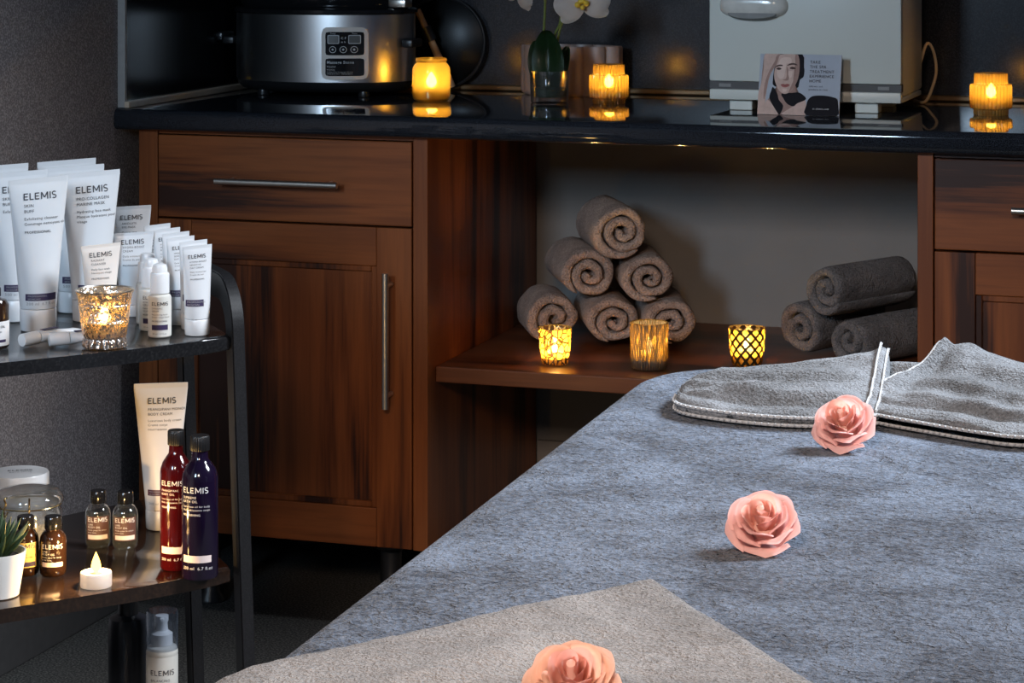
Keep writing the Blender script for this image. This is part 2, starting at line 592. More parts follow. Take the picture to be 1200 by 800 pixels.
def wordmark(size):
    """wide, thin-stroked capitals E L E M I S drawn from straight strokes"""
    h, w = 0.72, 0.115
    arc = []
    for k in range(13):
        t = R(35 + 235 * k / 12)
        arc.append((0.22 + 0.20 * math.cos(t), h - 0.19 + 0.17 * math.sin(t)))
    arc2 = [(0.44 - x, h - y) for x, y in arc[::-1]]
    E_ = [[(0.06, 0), (0.06, h)], [(0.06, 0.058), (0.46, 0.058)], [(0.06, h / 2), (0.42, h / 2)], [(0.06, h - 0.058), (0.46, h - 0.058)]]
    L_ = [[(0.06, 0), (0.06, h)], [(0.06, 0.058), (0.42, 0.058)]]
    M_ = [[(0.07, 0), (0.07, h)], [(0.08, h), (0.40, 0.16)], [(0.40, 0.16), (0.72, h)], [(0.73, 0), (0.73, h)]]
    I_ = [[(0.06, 0), (0.06, h)]]
    x, vs, fs = 0.0, [], []
    for g, adv in ((E_, 0.62), (L_, 0.56), (E_, 0.64), (M_, 0.95), (I_, 0.27), ([arc, arc2], 0.5)):
        for st in g:
            for (ax, ay), (bx, by) in zip(st, st[1:]):
                d = math.hypot(bx - ax, by - ay)
                nx, ny = -(by - ay) / d * w / 2, (bx - ax) / d * w / 2
                i = len(vs)
                vs += [((x + ax + nx) * size, (ay + ny) * size), ((x + bx + nx) * size, (by + ny) * size), ((x + bx - nx) * size, (by - ny) * size), ((x + ax - nx) * size, (ay - ny) * size)]
                fs.append((i, i + 3, i + 2, i + 1))
        x += adv
    return vs, fs


_TC = {}


def text_geo(s, size, bold=0.0, align='LEFT'):
    """triangles of a line of text as (verts, faces) in the xy plane"""
    key = (s, size, bold, align)
    if key in _TC:
        return _TC[key]
    if s == 'ELEMIS':
        _TC[key] = wordmark(size)
        return _TC[key]
    cu = bpy.data.curves.new('t', 'FONT')
    cu.body = s
    cu.size = size
    cu.align_x = align
    cu.resolution_u = 3
    cu.offset = bold * size
    cu.space_character = 1.12
    o = bpy.data.objects.new('t', cu)
    COL.objects.link(o)
    dg = bpy.context.evaluated_depsgraph_get()
    me = o.evaluated_get(dg).to_mesh()
    vs = [(v.co.x, v.co.y) for v in me.vertices]
    fs = [tuple(p.vertices) for p in me.polygons]
    o.evaluated_get(dg).to_mesh_clear()
    bpy.data.objects.remove(o)
    bpy.data.curves.remove(cu)
    _TC[key] = (vs, fs)
    return _TC[key]


def lettering(lines, surf, eps=0.0004, bm=None):
    """lines: (text, x, z, size, bold); surf(x, z, eps) -> point"""
    bm = bm or bmesh.new()
    for (s, x0, z0, size, bold) in lines:
        vs, fs = text_geo(s, size, bold)
        nv = [bm.verts.new(surf(x0 + x, z0 + y, eps)) for x, y in vs]
        for f in fs:
            try:
                bm.faces.new([nv[i] for i in f])
            except ValueError:
                pass
    return bm


def patch(surf, x0, x1, z0, z1, eps=0.0003, nx=12, nz=3):
    bm = bmesh.new()
    g = [[bm.verts.new(surf(x0 + (x1 - x0) * i / nx, z0 + (z1 - z0) * k / nz, eps)) for i in range(nx + 1)] for k in range(nz + 1)]
    for k in range(nz):
        for i in range(nx):
            bm.faces.new((g[k][i], g[k][i + 1], g[k + 1][i + 1], g[k + 1][i]))
    return bm


def lerp(a, b, t):
    return a + (b - a) * t


def cyl_surf(r):
    def f(x, z, e):
        t = x / r
        return ((r + e) * math.sin(t), -(r + e) * math.cos(t), z)
    return f


def copy_tree(root, loc, rz=None, label=None):
    c = root.copy()
    COL.objects.link(c)
    c.location = loc
    if rz is not None:
        c.rotation_euler = (root.rotation_euler[0], root.rotation_euler[1], rz)
    if label:
        c['label'] = label
    for ch in list(root.children):
        d = ch.copy()
        COL.objects.link(d)
        d.parent = c
        for g in list(ch.children):
            e = g.copy()
            COL.objects.link(e)
            e.parent = d
    return c


# ------------------------------------------------------------------ the setting
CF = 4.078      # front plane of the cabinets
BW = 4.72       # back wall
LW = -2.105     # left wall
WT = 0.908      # top of worktop
NL, NR = -1.505, -0.645   # the open niche
struct('floor', BOX(-2.3, 2.4, -2.2, 4.9, -0.05, 0.0), floor_m, smooth=False)
struct('wall_back', BOX(LW - 0.15, 2.4, BW, BW + 0.15, 0, 2.6), wall_b_m, smooth=False)
struct('wall_left', BOX(LW - 0.15, LW, -2.2, BW, 0, 2.6), wall_l_m, smooth=False)
struct('baseboard_back', BOX(NL, NR, BW - 0.014, BW, 0.0, 0.212, bev=0.003), wall_b_m, smooth=False)
struct('baseboard_left', BOX(LW, LW + 0.016, 0.0, BW - 0.02, 0.0, 0.10, bev=0.003), plain('dark_skirting', (0.06, 0.058, 0.058), 0.6), smooth=False)
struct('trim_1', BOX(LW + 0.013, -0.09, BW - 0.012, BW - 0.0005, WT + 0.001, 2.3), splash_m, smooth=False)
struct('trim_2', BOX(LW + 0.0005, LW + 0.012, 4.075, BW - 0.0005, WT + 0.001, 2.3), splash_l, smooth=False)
struct('trim_3', BOX(LW + 0.0005, LW + 0.016, 4.066, 4.0745, WT + 0.001, 2.3, bev=0.001), plain('grey_edge_trim', (0.30, 0.29, 0.28), 0.4), smooth=False)
struct('trim_4', BOX(LW + 0.0125, LW + 0.024, 4.066, BW - 0.013, WT + 0.0005, WT + 0.013, bev=0.002), trim_m, smooth=False)
struct('trim_5', BOX(LW + 0.026, -0.09, BW - 0.024, BW - 0.0125, WT + 0.0005, WT + 0.012, bev=0.003), trim_dk, smooth=False)

# ------------------------------------------------------------------ fitted furniture
wt = thing('worktop', 'long black speckled gloss worktop running over the two wooden cabinets', 'worktop', (0, 0, 0))
bm = bmesh.new()
prof = []
y0, y1, zb, zt, rr = 4.052, BW - 0.0005, 0.870, WT, 0.012
for k in range(7):
    t = PI / 2 * k / 6
    prof.append((y0 + rr - rr * math.sin(t), zb + rr - rr * math.cos(t)))
for k in range(7):
    t = PI / 2 * k / 6
    prof.append((y0 + rr - rr * math.cos(t), zt - rr + rr * math.sin(t)))
prof += [(y1, zt), (y1, zb)]
A = [bm.verts.new((LW + 0.001, y, z)) for y, z in prof]
B = [bm.verts.new((-0.09, y, z)) for y, z in prof]
for i in range(len(prof)):
    j = (i + 1) % len(prof)
    bm.faces.new((A[i], B[i], B[j], A[j]))
bm.faces.new(A)
bm.faces.new(B[::-1])
bmesh.ops.recalc_face_normals(bm, faces=bm.faces)
put('slab', bm, worktop_m, wt)


def bar_handle(parent, p0, p1, out=0.03, r=0.006):
    h = bmesh.new()
    a, b = Vector(p0), Vector(p1)
    sweep(h, [a, a.lerp(b, 0.5), b], r, 12)
    d = (b - a).normalized()
    for q in (a + d * 0.022, b - d * 0.022):
        sweep(h, [q, q + Vector((0, out, 0))], r * 0.75, 8)
    return put('handle', h, steel, parent)


def cabinet(x0, x1, label, left_filler=None, side_at=None, handle_side='right'):
    c = thing('base_cabinet', label, 'cabinet', (0, 0, 0))
    zb, zt = 0.143, 0.8695
    fy = CF
    xs0 = x0 if left_filler is None else left_filler
    # side panels
    put('side_panel', BOX(side_at[0][0], side_at[0][1], fy, BW - 0.016, zb, zt, bev=0.001), wood_v, c, smooth=False)
    put('side_panel', BOX(side_at[1][0], side_at[1][1], fy, BW - 0.016, zb, zt, bev=0.001), wood_v, c, smooth=False)
    put('carcass', BOX(x0 + 0.002, x1 - 0.002, fy + 0.022, BW - 0.02, zb + 0.002, zt - 0.002), black_plastic, c, smooth=False)
    put('top_rail', BOX(x0 + 0.001, x1 - 0.001, fy + 0.004, fy + 0.022, 0.8635, zt), wood_h, c, smooth=False)
    g = 0.0018
    d = put('drawer', BOX(x0 + g, x1 - g, fy - 0.002, fy + 0.018, 0.7125, 0.8615, bev=0.0018), wood_h, c, smooth=False)
    xm = (x0 + x1) / 2
    bar_handle(d, (xm - 0.118, fy - 0.034, 0.784), (xm + 0.118, fy - 0.034, 0.784))
    # framed door
    z0, z1 = 0.1445, 0.7090
    s = 0.068
    dr = put('door', BOX(x0 + s - 0.004, x1 - s + 0.004, fy + 0.008, fy + 0.018, z0 + s - 0.004, z1 - s + 0.004), wood_v2, c, smooth=False)
    for xa, xb in ((x0 + g, x0 + s), (x1 - s, x1 - g)):
        put('stile', BOX(xa, xb, fy - 0.002, fy + 0.018, z0, z1, bev=0.0012), wood_v, dr, smooth=False)
    for za, zc in ((z0, z0 + s), (z1 - s, z1)):
        put('rail', BOX(x0 + s + 0.0004, x1 - s - 0.0004, fy - 0.002, fy + 0.018, za, zc, bev=0.0012), wood_h, dr, smooth=False)
    t = 0.011
    mb = bmesh.new()
    for (xa, xb, za, zc) in ((x0 + s, x0 + s + t, z0 + s, z1 - s), (x1 - s - t, x1 - s, z0 + s, z1 - s),
                             (x0 + s + t, x1 - s - t, z0 + s, z0 + s + t), (x0 + s + t, x1 - s - t, z1 - s - t, z1 - s)):
        box(mb, xa, xb, fy + 0.002, fy + 0.009, za, zc, bev=0.0015, seg=1)
    put('molding', mb, wood_v, dr, smooth=False)
    hx = x1 - 0.039 if handle_side == 'right' else x0 + 0.039
    bar_handle(dr, (hx, fy - 0.034, 0.396), (hx, fy - 0.034, 0.633))
    for lx in (x0 + 0.07, x1 - 0.07):
        for ly in (fy + 0.075, BW - 0.12):
            put('leg', lathe([(0, 0), (0.030, 0), (0.030, 0.006), (0.019, 0.02), (0.019, 0.12), (0.03, 0.128), (0.03, 0.1425), (0, 0.1425)], 16, off=(lx, ly, 0)), black_plastic, c)
    return c


cabinet(-2.029, -1.5325, 'walnut base cabinet below the electric stone heater, left of the open niche', side_at=((-2.067, -2.0295), (-1.532, NL)))
cabinet(-0.6185, -0.1215, 'walnut base cabinet at the right edge, right of the open niche', side_at=((NR, -0.6193), (-0.121, -0.094)), handle_side='right')

sh = thing('niche_shelf', 'walnut shelf in the open niche carrying rolled towels and candles', 'shelf', (0, 0, 0))
put('board', BOX(NL + 0.0005, NR - 0.0005, 4.118, BW - 0.001, 0.434, 0.462, bev=0.002), wood_s, sh, smooth=False)


# ------------------------------------------------------------------ massage couch with fleece
BZ = 0.785
bx0, bx1, by0, by1, brad = -0.662, 0.06, 0.72, 2.585, 0.13


def outline(inset, n=28):
    pts = []
    r = max(0.004, brad - inset)
    for cx, cy, a0 in ((bx1 - brad, by1 - brad, 0), (bx0 + brad, by1 - brad, 90), (bx0 + brad, by0 + brad, 180), (bx1 - brad, by0 + brad, 270)):
        for k in range(n + 1):
            t = R(a0 + 90 * k / n)
            x = cx + r * math.cos(t)
            y = cy + r * math.sin(t)
            # the couch is turned a little out of square
            pts.append((x - 0.030 * (y - 1.45), y))
    return pts


couch = thing('massage_couch', 'massage couch hidden under the slate blue fleece cover', 'massage couch', (0, 0, 0))
bm = bmesh.new()
prism(bm, outline(0.035), 0.60, BZ - 0.02, bev=0.02)
put('mattress', bm, plain('grey_vinyl', (0.2, 0.2, 0.21), 0.5), couch)
put('frame', BOX(bx0 + 0.09, bx1 - 0.09, by0 + 0.12, by1 - 0.14, 0.52, 0.599, bev=0.004), wood_v, couch, smooth=False)
for lx in (bx0 + 0.12, bx1 - 0.12):
    for ly in (by0 + 0.2, by1 - 0.22):
        put('leg', BOX(lx - 0.028, lx + 0.028, ly - 0.028, ly + 0.028, 0, 0.5195, bev=0.003), wood_v, couch, smooth=False)

bm = bmesh.new()
rings = []
prof = [(-0.004, 0.43), (0.0, 0.55), (0.0, 0.70)]
for k in range(1, 7):
    t = PI / 2 * k / 6
    prof.append((0.035 * (1 - math.cos(t)), BZ - 0.035 + 0.035 * math.sin(t)))
for ins in (0.05, 0.075, 0.11, 0.16, 0.22, 0.28, 0.33):
    prof.append((ins, BZ))
cxy = ((bx0 + bx1) / 2, (by0 + by1) / 2)
for ins, z in prof:
    base = outline(min(ins, 0.126))
    ring = []
    for i, (x, y) in enumerate(base):
        if ins > 0.126:
            e = ins - 0.126
            x = x + (cxy[0] - x) * min(1, e / 0.36)
            y = y + max(-e, min(e, cxy[1] - y))
        wob = 0
        if z < 0.74:
            wob = 0.006 * math.sin(i * 0.55) * (0.74 - z) / 0.3
        zz = z
        if ins > 0.06:
            zz += 0.0022 * noise.noise(Vector((x * 6, y * 9, 0.3)))
        ring.append(bm.verts.new((x + wob, y + wob, zz)))
    rings.append(ring)
n = len(rings[0])
for a, b in zip(rings, rings[1:]):
    for i in range(n):
        bm.faces.new((a[i], a[(i + 1) % n], b[(i + 1) % n], b[i]))
bm.faces.new(rings[-1])
tag(put('fleece_cover', bm, fleece_m, angle=80), 'slate blue fleece cover spread over the massage couch in the foreground', 'blanket')


# ------------------------------------------------------------------ folded towels on the couch
def bez(pts, t):
    """catmull-rom through pts"""
    n = len(pts) - 1
    s = min(max(t, 0), 1) * n
    i = min(int(s), n - 1)
    f = s - i
    P = [Vector(p) for p in pts]
    p0 = P[i - 1] if i > 0 else P[0] * 2 - P[1]
    p1, p2 = P[i], P[i + 1]
    p3 = P[i + 2] if i + 2 <= n else P[n] * 2 - P[n - 1]
    return 0.5 * ((2 * p1) + (p2 - p0) * f + (2 * p0 - 5 * p1 + 4 * p2 - p3) * f * f + (3 * p1 - p0 - 3 * p2 + p3) * f ** 3)


def coons(bottom, top, left, right):
    def f(u, v):
        a = bez(bottom, u) * (1 - v) + bez(top, u) * v
        b = bez(left, v) * (1 - u) + bez(right, v) * u
        c = (Vector(bottom[0]) * (1 - u) * (1 - v) + Vector(bottom[-1]) * u * (1 - v) + Vector(top[0]) * (1 - u) * v + Vector(top[-1]) * u * v)
        return a + b - c
    return f


def cloth(name, fn, nu, nv, height, mat, parent, base=lambda x, y: BZ + 0.0018, edge=0.012, sub=0.0012, thick=None, noise_s=70):
    """a folded cloth: height(u, v) above the couch, rounded rim, closed below"""
    bm = bmesh.new()
    top, bot = [], []
    for j in range(nv + 1):
        v = j / nv
        rt, rb = [], []
        for i in range(nu + 1):
            u = i / nu
            p = fn(u, v)
            x, y = p[0], p[1]
            h = height(u, v)
            d = min(u, 1 - u, v * 0.8, (1 - v) * 0.8)
            k = min(1, d / 0.05)
            k = math.sqrt(max(0, 1 - (1 - k) ** 2))
            b0 = (base(x, y) if base else BZ)
            lo = b0 + (thick(u, v) if thick else 0.0)
            mid = (lo + h + b0) * 0.5 if not thick else (lo + b0 + h) * 0.5
            z = lerp(mid, b0 + h, k) + sub * noise.noise(Vector((x * noise_s, y * noise_s, 1.7)))
            rt.append(bm.verts.new((x, y, z)))
            rb.append(bm.verts.new((x, y, lerp(mid, lo, k) - (0.0 if k > 0.01 else 0.0005))))
        top.append(rt)
        bot.append(rb)
    for j in range(nv):
        for i in range(nu):
            bm.faces.new((top[j][i], top[j][i + 1], top[j + 1][i + 1], top[j + 1][i]))
            bm.faces.new((bot[j][i], bot[j + 1][i], bot[j + 1][i + 1], bot[j][i + 1]))
    def side(a, b):
        for i in range(len(a) - 1):
            bm.faces.new((a[i], b[i], b[i + 1], a[i + 1]))
    side(top[0], bot[0])
    side(bot[-1], top[-1])
    side([r[0] for r in bot], [r[0] for r in top])
    side([r[-1] for r in top], [r[-1] for r in bot])
    bmesh.ops.recalc_face_normals(bm, faces=bm.faces)
    return put(name, bm, mat, parent, angle=180)


def stitches(name, path, r, parent, step=0.006, mat=None, cord=True):
    """blanket-stitched hem: a cord with slanting loops over it"""
    bm = bmesh.new()
    P = [Vector(p) for p in path]
    if cord:
        sweep(bm, P, r * 0.75, 6)
    acc = 0
    for a, b in zip(P, P[1:]):
        L = (b - a).length
        d = (b - a).normalized()
        sd = d.cross(Vector((0, 0, 1))).normalized()
        while acc < L:
            q = a + d * acc
            dirv = (d * 0.6 + Vector((0, 0, 0.5)) + sd * 0.5).normalized()
            sweep(bm, [q - dirv * r * 1.1 + sd * r * .5, q + sd * r * 0.9, q + dirv * r * 1.1 + sd * r * .5], r * 0.42, 5)
            acc += step
        acc -= L
    return put(name, bm, mat or hem_m, parent)


def sm(a, b, x):
    t = min(1, max(0, (x - a) / (b - a)))
    return t * t * (3 - 2 * t)


def ridge(v, c, w):
    return math.exp(-((v - c) / w) ** 2)


ft = thing('folded_robe', 'grey towelling wrap folded with crossed stitched edges at the far end of the couch', 'towel', (0, 0, 0))
# back collar between the two flaps
col = coons([(-0.415, 2.330), (-0.37, 2.330)], [(-0.430, 2.478), (-0.335, 2.488)], [(-0.415, 2.330), (-0.430, 2.478)], [(-0.37, 2.330), (-0.335, 2.488)])
cloth('back_panel', col, 40, 50, lambda u, v: 0.008 + 0.022 * sm(0.80, 0.97, v) + 0.010 * ridge(v, 0.66 + 0.1 * u, 0.06), towel_f, ft)
lf_b = [(-0.603, 2.338), (-0.590, 2.292), (-0.545, 2.270), (-0.49, 2.262), (-0.44, 2.272), (-0.400, 2.300)]
lf_t = [(-0.598, 2.392), (-0.580, 2.428), (-0.545, 2.458), (-0.495, 2.474), (-0.450, 2.470), (-0.415, 2.455)]
lf_l = [(-0.603, 2.338), (-0.605, 2.366), (-0.598, 2.392)]
lf_r = [(-0.400, 2.300), (-0.403, 2.34), (-0.408, 2.39), (-0.415, 2.455)]
LF = coons(lf_b, lf_t, lf_l, lf_r)


def fold(v, c, w, a):
    """an asymmetric fold: long rise from behind, steep fall towards the viewer"""
    d = v - c
    return a * (math.exp(-(d / w) ** 2) if d > 0 else math.exp(-(d / (w * 0.38)) ** 2))


def lf_h(u, v):
    h = 0.013 + 0.004 * sm(0.0, 0.3, v) + 0.020 * sm(0.25, 1, u) * sm(0.20, 0.95, v) + 0.012 * sm(0.75, 1, u) * sm(0.5, 1, v)
    on = sm(0.02, 0.25, u) * (1 - sm(0.74, 0.97, u))
    h += fold(v, 0.34 - 0.10 * u + 0.02 * math.sin(u * 9), 0.15, 0.009) * on
    h += fold(v, 0.66 - 0.10 * u + 0.02 * math.sin(u * 6 + 1), 0.18, 0.010) * on
    h += fold(v, 0.86 + 0.03 * math.sin(u * 8), 0.10, 0.004) * on
    h -= 0.004 * ridge(v, 0.14 + 0.05 * u, 0.03) * on
    h += 0.004 * ridge(v - 0.5 * u, 0.05, 0.05)
    h += 0.0025 * noise.noise(Vector((u * 7, v * 9, 2.2)))
    return h


cloth('left_flap', LF, 130, 100, lf_h, towel_f, ft)
rf_b = [(-0.430, 2.338), (-0.402, 2.302), (-0.345, 2.272), (-0.300, 2.252), (-0.262, 2.244), (-0.20, 2.262), (-0.13, 2.25)]
rf_l = [(-0.430, 2.338), (-0.410, 2.378), (-0.388, 2.422), (-0.364, 2.470)]
rf_t = [(-0.364, 2.470), (-0.335, 2.484), (-0.285, 2.474), (-0.21, 2.45), (-0.12, 2.45)]
rf_r = [(-0.13, 2.25), (-0.12, 2.35), (-0.12, 2.45)]
RF = coons(rf_b, rf_t, rf_l, rf_r)


def rf_h(u, v):
    h = 0.015 + 0.005 * sm(0.0, 0.2, v) + 0.022 * sm(0.70, 0.97, v) * (1 - 0.80 * sm(0.08, 0.55, u)) + 0.008 * sm(0.2, 0.8, v)
    h += 0.009 * (1 - sm(0.02, 0.14, u)) * sm(0.1, 0.4, v)
    on = sm(0.08, 0.25, u)
    h += fold(v, 0.80 - 0.16 * u, 0.22, 0.012) * on
    h += fold(v, 0.52 - 0.22 * u + 0.02 * math.sin(u * 8), 0.14, 0.010) * on
    h += fold(v, 0.28 - 0.16 * u, 0.10, 0.006) * on
    h -= 0.005 * ridge(v, 0.14, 0.03)
    h += 0.004 * ridge(u, 0.42, 0.08) * (1 - v)
    h += 0.0025 * noise.noise(Vector((u * 9, v * 8, 5.2)))
    return h


cloth('right_flap', RF, 130, 100, rf_h, towel_f, ft, thick=lambda u, v: 0.006)
for fn, hf, a, b, u_fix, v_fix, off in ((LF, lf_h, 0.02, 1, None, 0.0, 0.5), (RF, rf_h, 0, 0.75, None, 0.0, 0.62)):
    for dz, dy in ((0.002, 0.0), (0.0095, -0.001)):
        path = []
        for k in range(60):
            u = lerp(a, b, k / 59)
            p = fn(u, 0.0)
            path.append((p[0], p[1] + dy, BZ + dz + 0.002))
        stitches('hem', path, 0.0022, ft, step=0.0062)
# stitched collar edges
for fn, hf in ((LF, lf_h), (RF, rf_h)):
    uu = 0.985 if fn is LF else 0.012
    for du in (0.0, 0.045):
        path = []
        for k in range(40):
            v = lerp(0.04, 0.985, k / 39)
            u = uu - du if fn is LF else uu + du
            p = fn(u, v)
            path.append((p[0], p[1], BZ + hf(u, v) * (0.86 if du == 0 else 1.0) + 0.0042))
        if fn is RF and du:
            continue
        stitches('collar_stitching', path, 0.0016, ft, step=0.0080)

nt_ = [(-0.452, 1.688), (-0.552, 1.545), (-0.640, 1.418), (-0.76, 1.25)]
nr_ = [(-0.452, 1.688), (-0.382, 1.598), (-0.305, 1.505), (-0.12, 1.30)]
nb_l = [(-0.76, 1.25), (-0.62, 1.12), (-0.46, 0.98)]
nb_r = [(-0.12, 1.30), (-0.28, 1.12), (-0.46, 0.98)]
NF = coons(nt_, nb_r, nr_, nb_l)


def nf_h(u, v):
    x, y = NF(u, v)[0], NF(u, v)[1]
    h = 0.013 + 0.004 * noise.noise(Vector((x * 9, y * 9, 4)))
    h += 0.004 * ridge(v, 0.22 + 0.1 * u, 0.05) * sm(0, 0.3, u)
    return h


o = cloth('bath_towel', NF, 90, 90, nf_h, towel_n, None, noise_s=110)
for v_ in o.data.vertices:          # let the left corner wrap over the rounded couch edge and hang
    x, y, z = v_.co
    xe = bx0 - 0.030 * (y - 1.45)
    e = x - xe - 0.035
    if e < 0:
        hh = z - BZ + 0.035
        q = min(-e / 0.035, PI / 2)
        drop = max(0.0, -e - 0.035 * PI / 2)
        v_.co = (xe + 0.035 - hh * math.sin(q), y, BZ - 0.035 + hh * math.cos(q) - drop)
tag(o, 'stone grey terry towel laid cornerwise at the near end of the couch', 'towel')


# ------------------------------------------------------------------ foam roses
def rose(name_label, loc, size, tilt_to, mats, seed, spin, lean):
    """layered cup of overlapping foam petals with curled pointed rims"""
    rnd = random.Random(seed)
    root = thing('foam_rose', name_label, 'flower', loc)
    inner = Matrix.Rotation(tilt_to, 4, 'Z') @ Matrix.Rotation(lean, 4, 'X') @ Matrix.Rotation(spin, 4, 'Z')
    M = Matrix.Scale(size, 4) @ Matrix.Translation((0, 0, 0.026)) @ inner @ Matrix.Translation((0, 0, -0.022))
    #         count, rim radius, top z, bottom z, half width (rad), curl, pinch
    layers = [(2, 0.0050, 0.0410, 0.014, 1.35, 0.0006, 0.2), (3, 0.0085, 0.0405, 0.012, 1.15, 0.0014, 0.3), (3, 0.0130, 0.0390, 0.008, 1.05, 0.0024, 0.5),
              (4, 0.0175, 0.0350, 0.005, 0.92, 0.0034, 0.7), (5, 0.0220, 0.0290, 0.002, 0.80, 0.0042, 0.9), (5, 0.0255, 0.0215, 0.000, 0.80, 0.0048, 1.0)]
    for li, (cnt, rim, zt, zb, wid, curl, pin) in enumerate(layers):
        off = li * 0.83 + rnd.uniform(-0.2, 0.2)
        for k in range(cnt):
            phi = off + 2 * PI * k / cnt + rnd.uniform(-0.12, 0.12)
            rim_k = rim * rnd.uniform(0.96, 1.05)
            zt_k = zt + rnd.uniform(-0.0012, 0.0012)
            bm = bmesh.new()
            nu, nv = 20, 14
            pts = []
            for j in range(nv + 1):
                v = j / nv
                row = []
                for i in range(nu + 1):
                    u = -1 + 2 * i / nu
                    edge = abs(u)
                    top = zt_k - (zt_k - zb) * 0.28 * edge ** 2.2
                    z_ = zb + (top - zb) * v
                    r_ = 0.003 + (rim_k - 0.003) * math.sin(min(1.0, v * 1.02) * PI / 2) ** 0.62
                    r_ += 0.0016 * u                                   # each petal slides under the next
                    s_ = max(0.0, (v - 0.74) / 0.26)
                    cw = curl * (1.0 + 0.9 * pin * (1 - edge) ** 1.5)
                    r_ += cw * s_ ** 1.5
                    z_ -= cw * 0.62 * s_ ** 2.6
                    # folded crease lines that give foam roses their angular rims
                    r_ += 0.0007 * pin * math.cos(u * 5.0 + k) * v
                    a = phi + u * wid * (0.75 + 0.25 * math.sin(PI * min(1.0, v * 0.7)))
                    row.append(bm.verts.new((r_ * math.cos(a), r_ * math.sin(a), z_)))
                pts.append(row)
            for j in range(nv):
                for i in range(nu):
                    bm.faces.new((pts[j][i], pts[j][i + 1], pts[j + 1][i + 1], pts[j + 1][i]))
            bmesh.ops.solidify(bm, geom=bm.faces[:], thickness=0.0009)
            bmesh.ops.transform(bm, matrix=M, verts=bm.verts)
            put('petal', bm, mats[0] if li > 2 else mats[1], root, angle=60)
    bm = bmesh.new()
    lathe([(0, -0.001), (0.008, 0.000), (0.012, 0.006), (0.009, 0.012), (0.0035, 0.026), (0.0032, 0.038), (0, 0.0395)], 14, bm=bm)
    bmesh.ops.transform(bm, matrix=M, verts=bm.verts)
    put('bud', bm, mats[1], root)
    # settle on whatever it lies on
    lo = min((v.co.z for ch in root.children for v in ch.data.vertices))
    root.location.z = loc[2] - lo + 0.0002
    return root


# leaned so that each heart looks towards the near end of the couch
rose('pink foam rose touching the hem of the far folded wrap', (-0.413, 2.192, BZ), 0.90, R(-6), (rose_m, rose_in), 3, 0.4, R(42))
rose('pink foam rose alone on bare blue fleece in the middle of the couch', (-0.4055, 1.825, BZ), 0.87, R(4), (rose_m, rose_in), 8, 1.9, R(40))
rose('peach foam rose lying on the nearest stone grey towel, cut by the frame', (-0.416, 1.3685, BZ + 0.0165), 0.85, R(12), (rose_3, rose_in), 15, 3.1, R(38))


# ------------------------------------------------------------------ rolled towels in the niche
def towel_roll(label, face, heading, length, radius, turns, mat, seed, group, start=0.0, squash=1.0, tilt=0.0):
    """spiral roll; face = centre of the near end, heading = way the axis runs (deg, from +y towards +x)"""
    rnd = random.Random(seed)
    bm = bmesh.new()
    pitch = radius * 0.92 / turns
    steps = int(40 * turns)
    ys = [0.0, 0.0015, 0.005, 0.011, 0.02, length * 0.3, length * 0.6, length - 0.012, length - 0.004, length]
    hs = [0.28, 0.62, 0.84, 0.95, 1.0, 1.0, 1.0, 0.95, 0.75, 0.3]
    grid_o, grid_i = [], []
    for y, hf in zip(ys, hs):
        ro, ri = [], []
        for k in range(steps + 1):
            th = turns * 2 * PI * k / steps
            rc = radius * 0.10 + pitch * th / (2 * PI) - pitch * 0.15
            rc -= pitch * 0.42 * sm(turns * 2 * PI - 1.6, turns * 2 * PI, th)
            half = pitch * (0.475 - 0.2 * sm(turns * 2 * PI - 1.2, turns * 2 * PI, th)) * hf
            half *= 1 + 0.22 * noise.noise(Vector((th * 1.3, seed, y * 4))) - 0.03
            if k < 3:
                half *= (0.35, 0.7, 0.9)[k]
            if k > steps - 3:
                half *= (0.35, 0.7, 0.9)[steps - k]
            a = th + start
            wob = 1 + 0.10 * noise.noise(Vector((math.cos(a) * 1.5 + seed, math.sin(a) * 1.5, th * 0.10))) * min(1.0, 1.6 * (1 - rc / radius) + 0.3)
            # the bulge of the end: inner coils sit a little further in or out
            yy = y
            if y < 0.03:
                yy = y + 0.006 * noise.noise(Vector((th * 0.5, seed * 2.0, 3))) - 0.004 * (1 - rc / radius)
            for lst, s in ((ro, 1), (ri, -1)):
                r_ = (rc + s * half) * wob
                j = 0.0012 * noise.noise(Vector((r_ * 900, a * 30, y * 300)))
                lst.append(bm.verts.new(((r_ + j) * math.cos(a), yy, (r_ + j) * math.sin(a) * squash)))
        grid_o.append(ro)
        grid_i.append(ri)
    for j in range(len(ys) - 1):
        for k in range(steps):
            bm.faces.new((grid_o[j][k], grid_o[j][k + 1], grid_o[j + 1][k + 1], grid_o[j + 1][k]))
            bm.faces.new((grid_i[j][k], grid_i[j + 1][k], grid_i[j + 1][k + 1], grid_i[j][k + 1]))
    for j, flip in ((0, False), (len(ys) - 1, True)):
        for k in range(steps):
            q = (grid_o[j][k], grid_i[j][k], grid_i[j][k + 1], grid_o[j][k + 1])
            bm.faces.new(q if not flip else q[::-1])
    for k in (0, steps):
        for j in range(len(ys) - 1):
            q = (grid_o[j][k], grid_o[j + 1][k], grid_i[j + 1][k], grid_i[j][k])
            bm.faces.new(q if k == 0 else q[::-1])
    bmesh.ops.recalc_face_normals(bm, faces=bm.faces)
    o = put('rolled_towel', bm, mat, None, angle=180)
    o.location = face
    o.rotation_euler = (tilt, 0, -R(heading))
    return tag(o, label, 'towel', group)


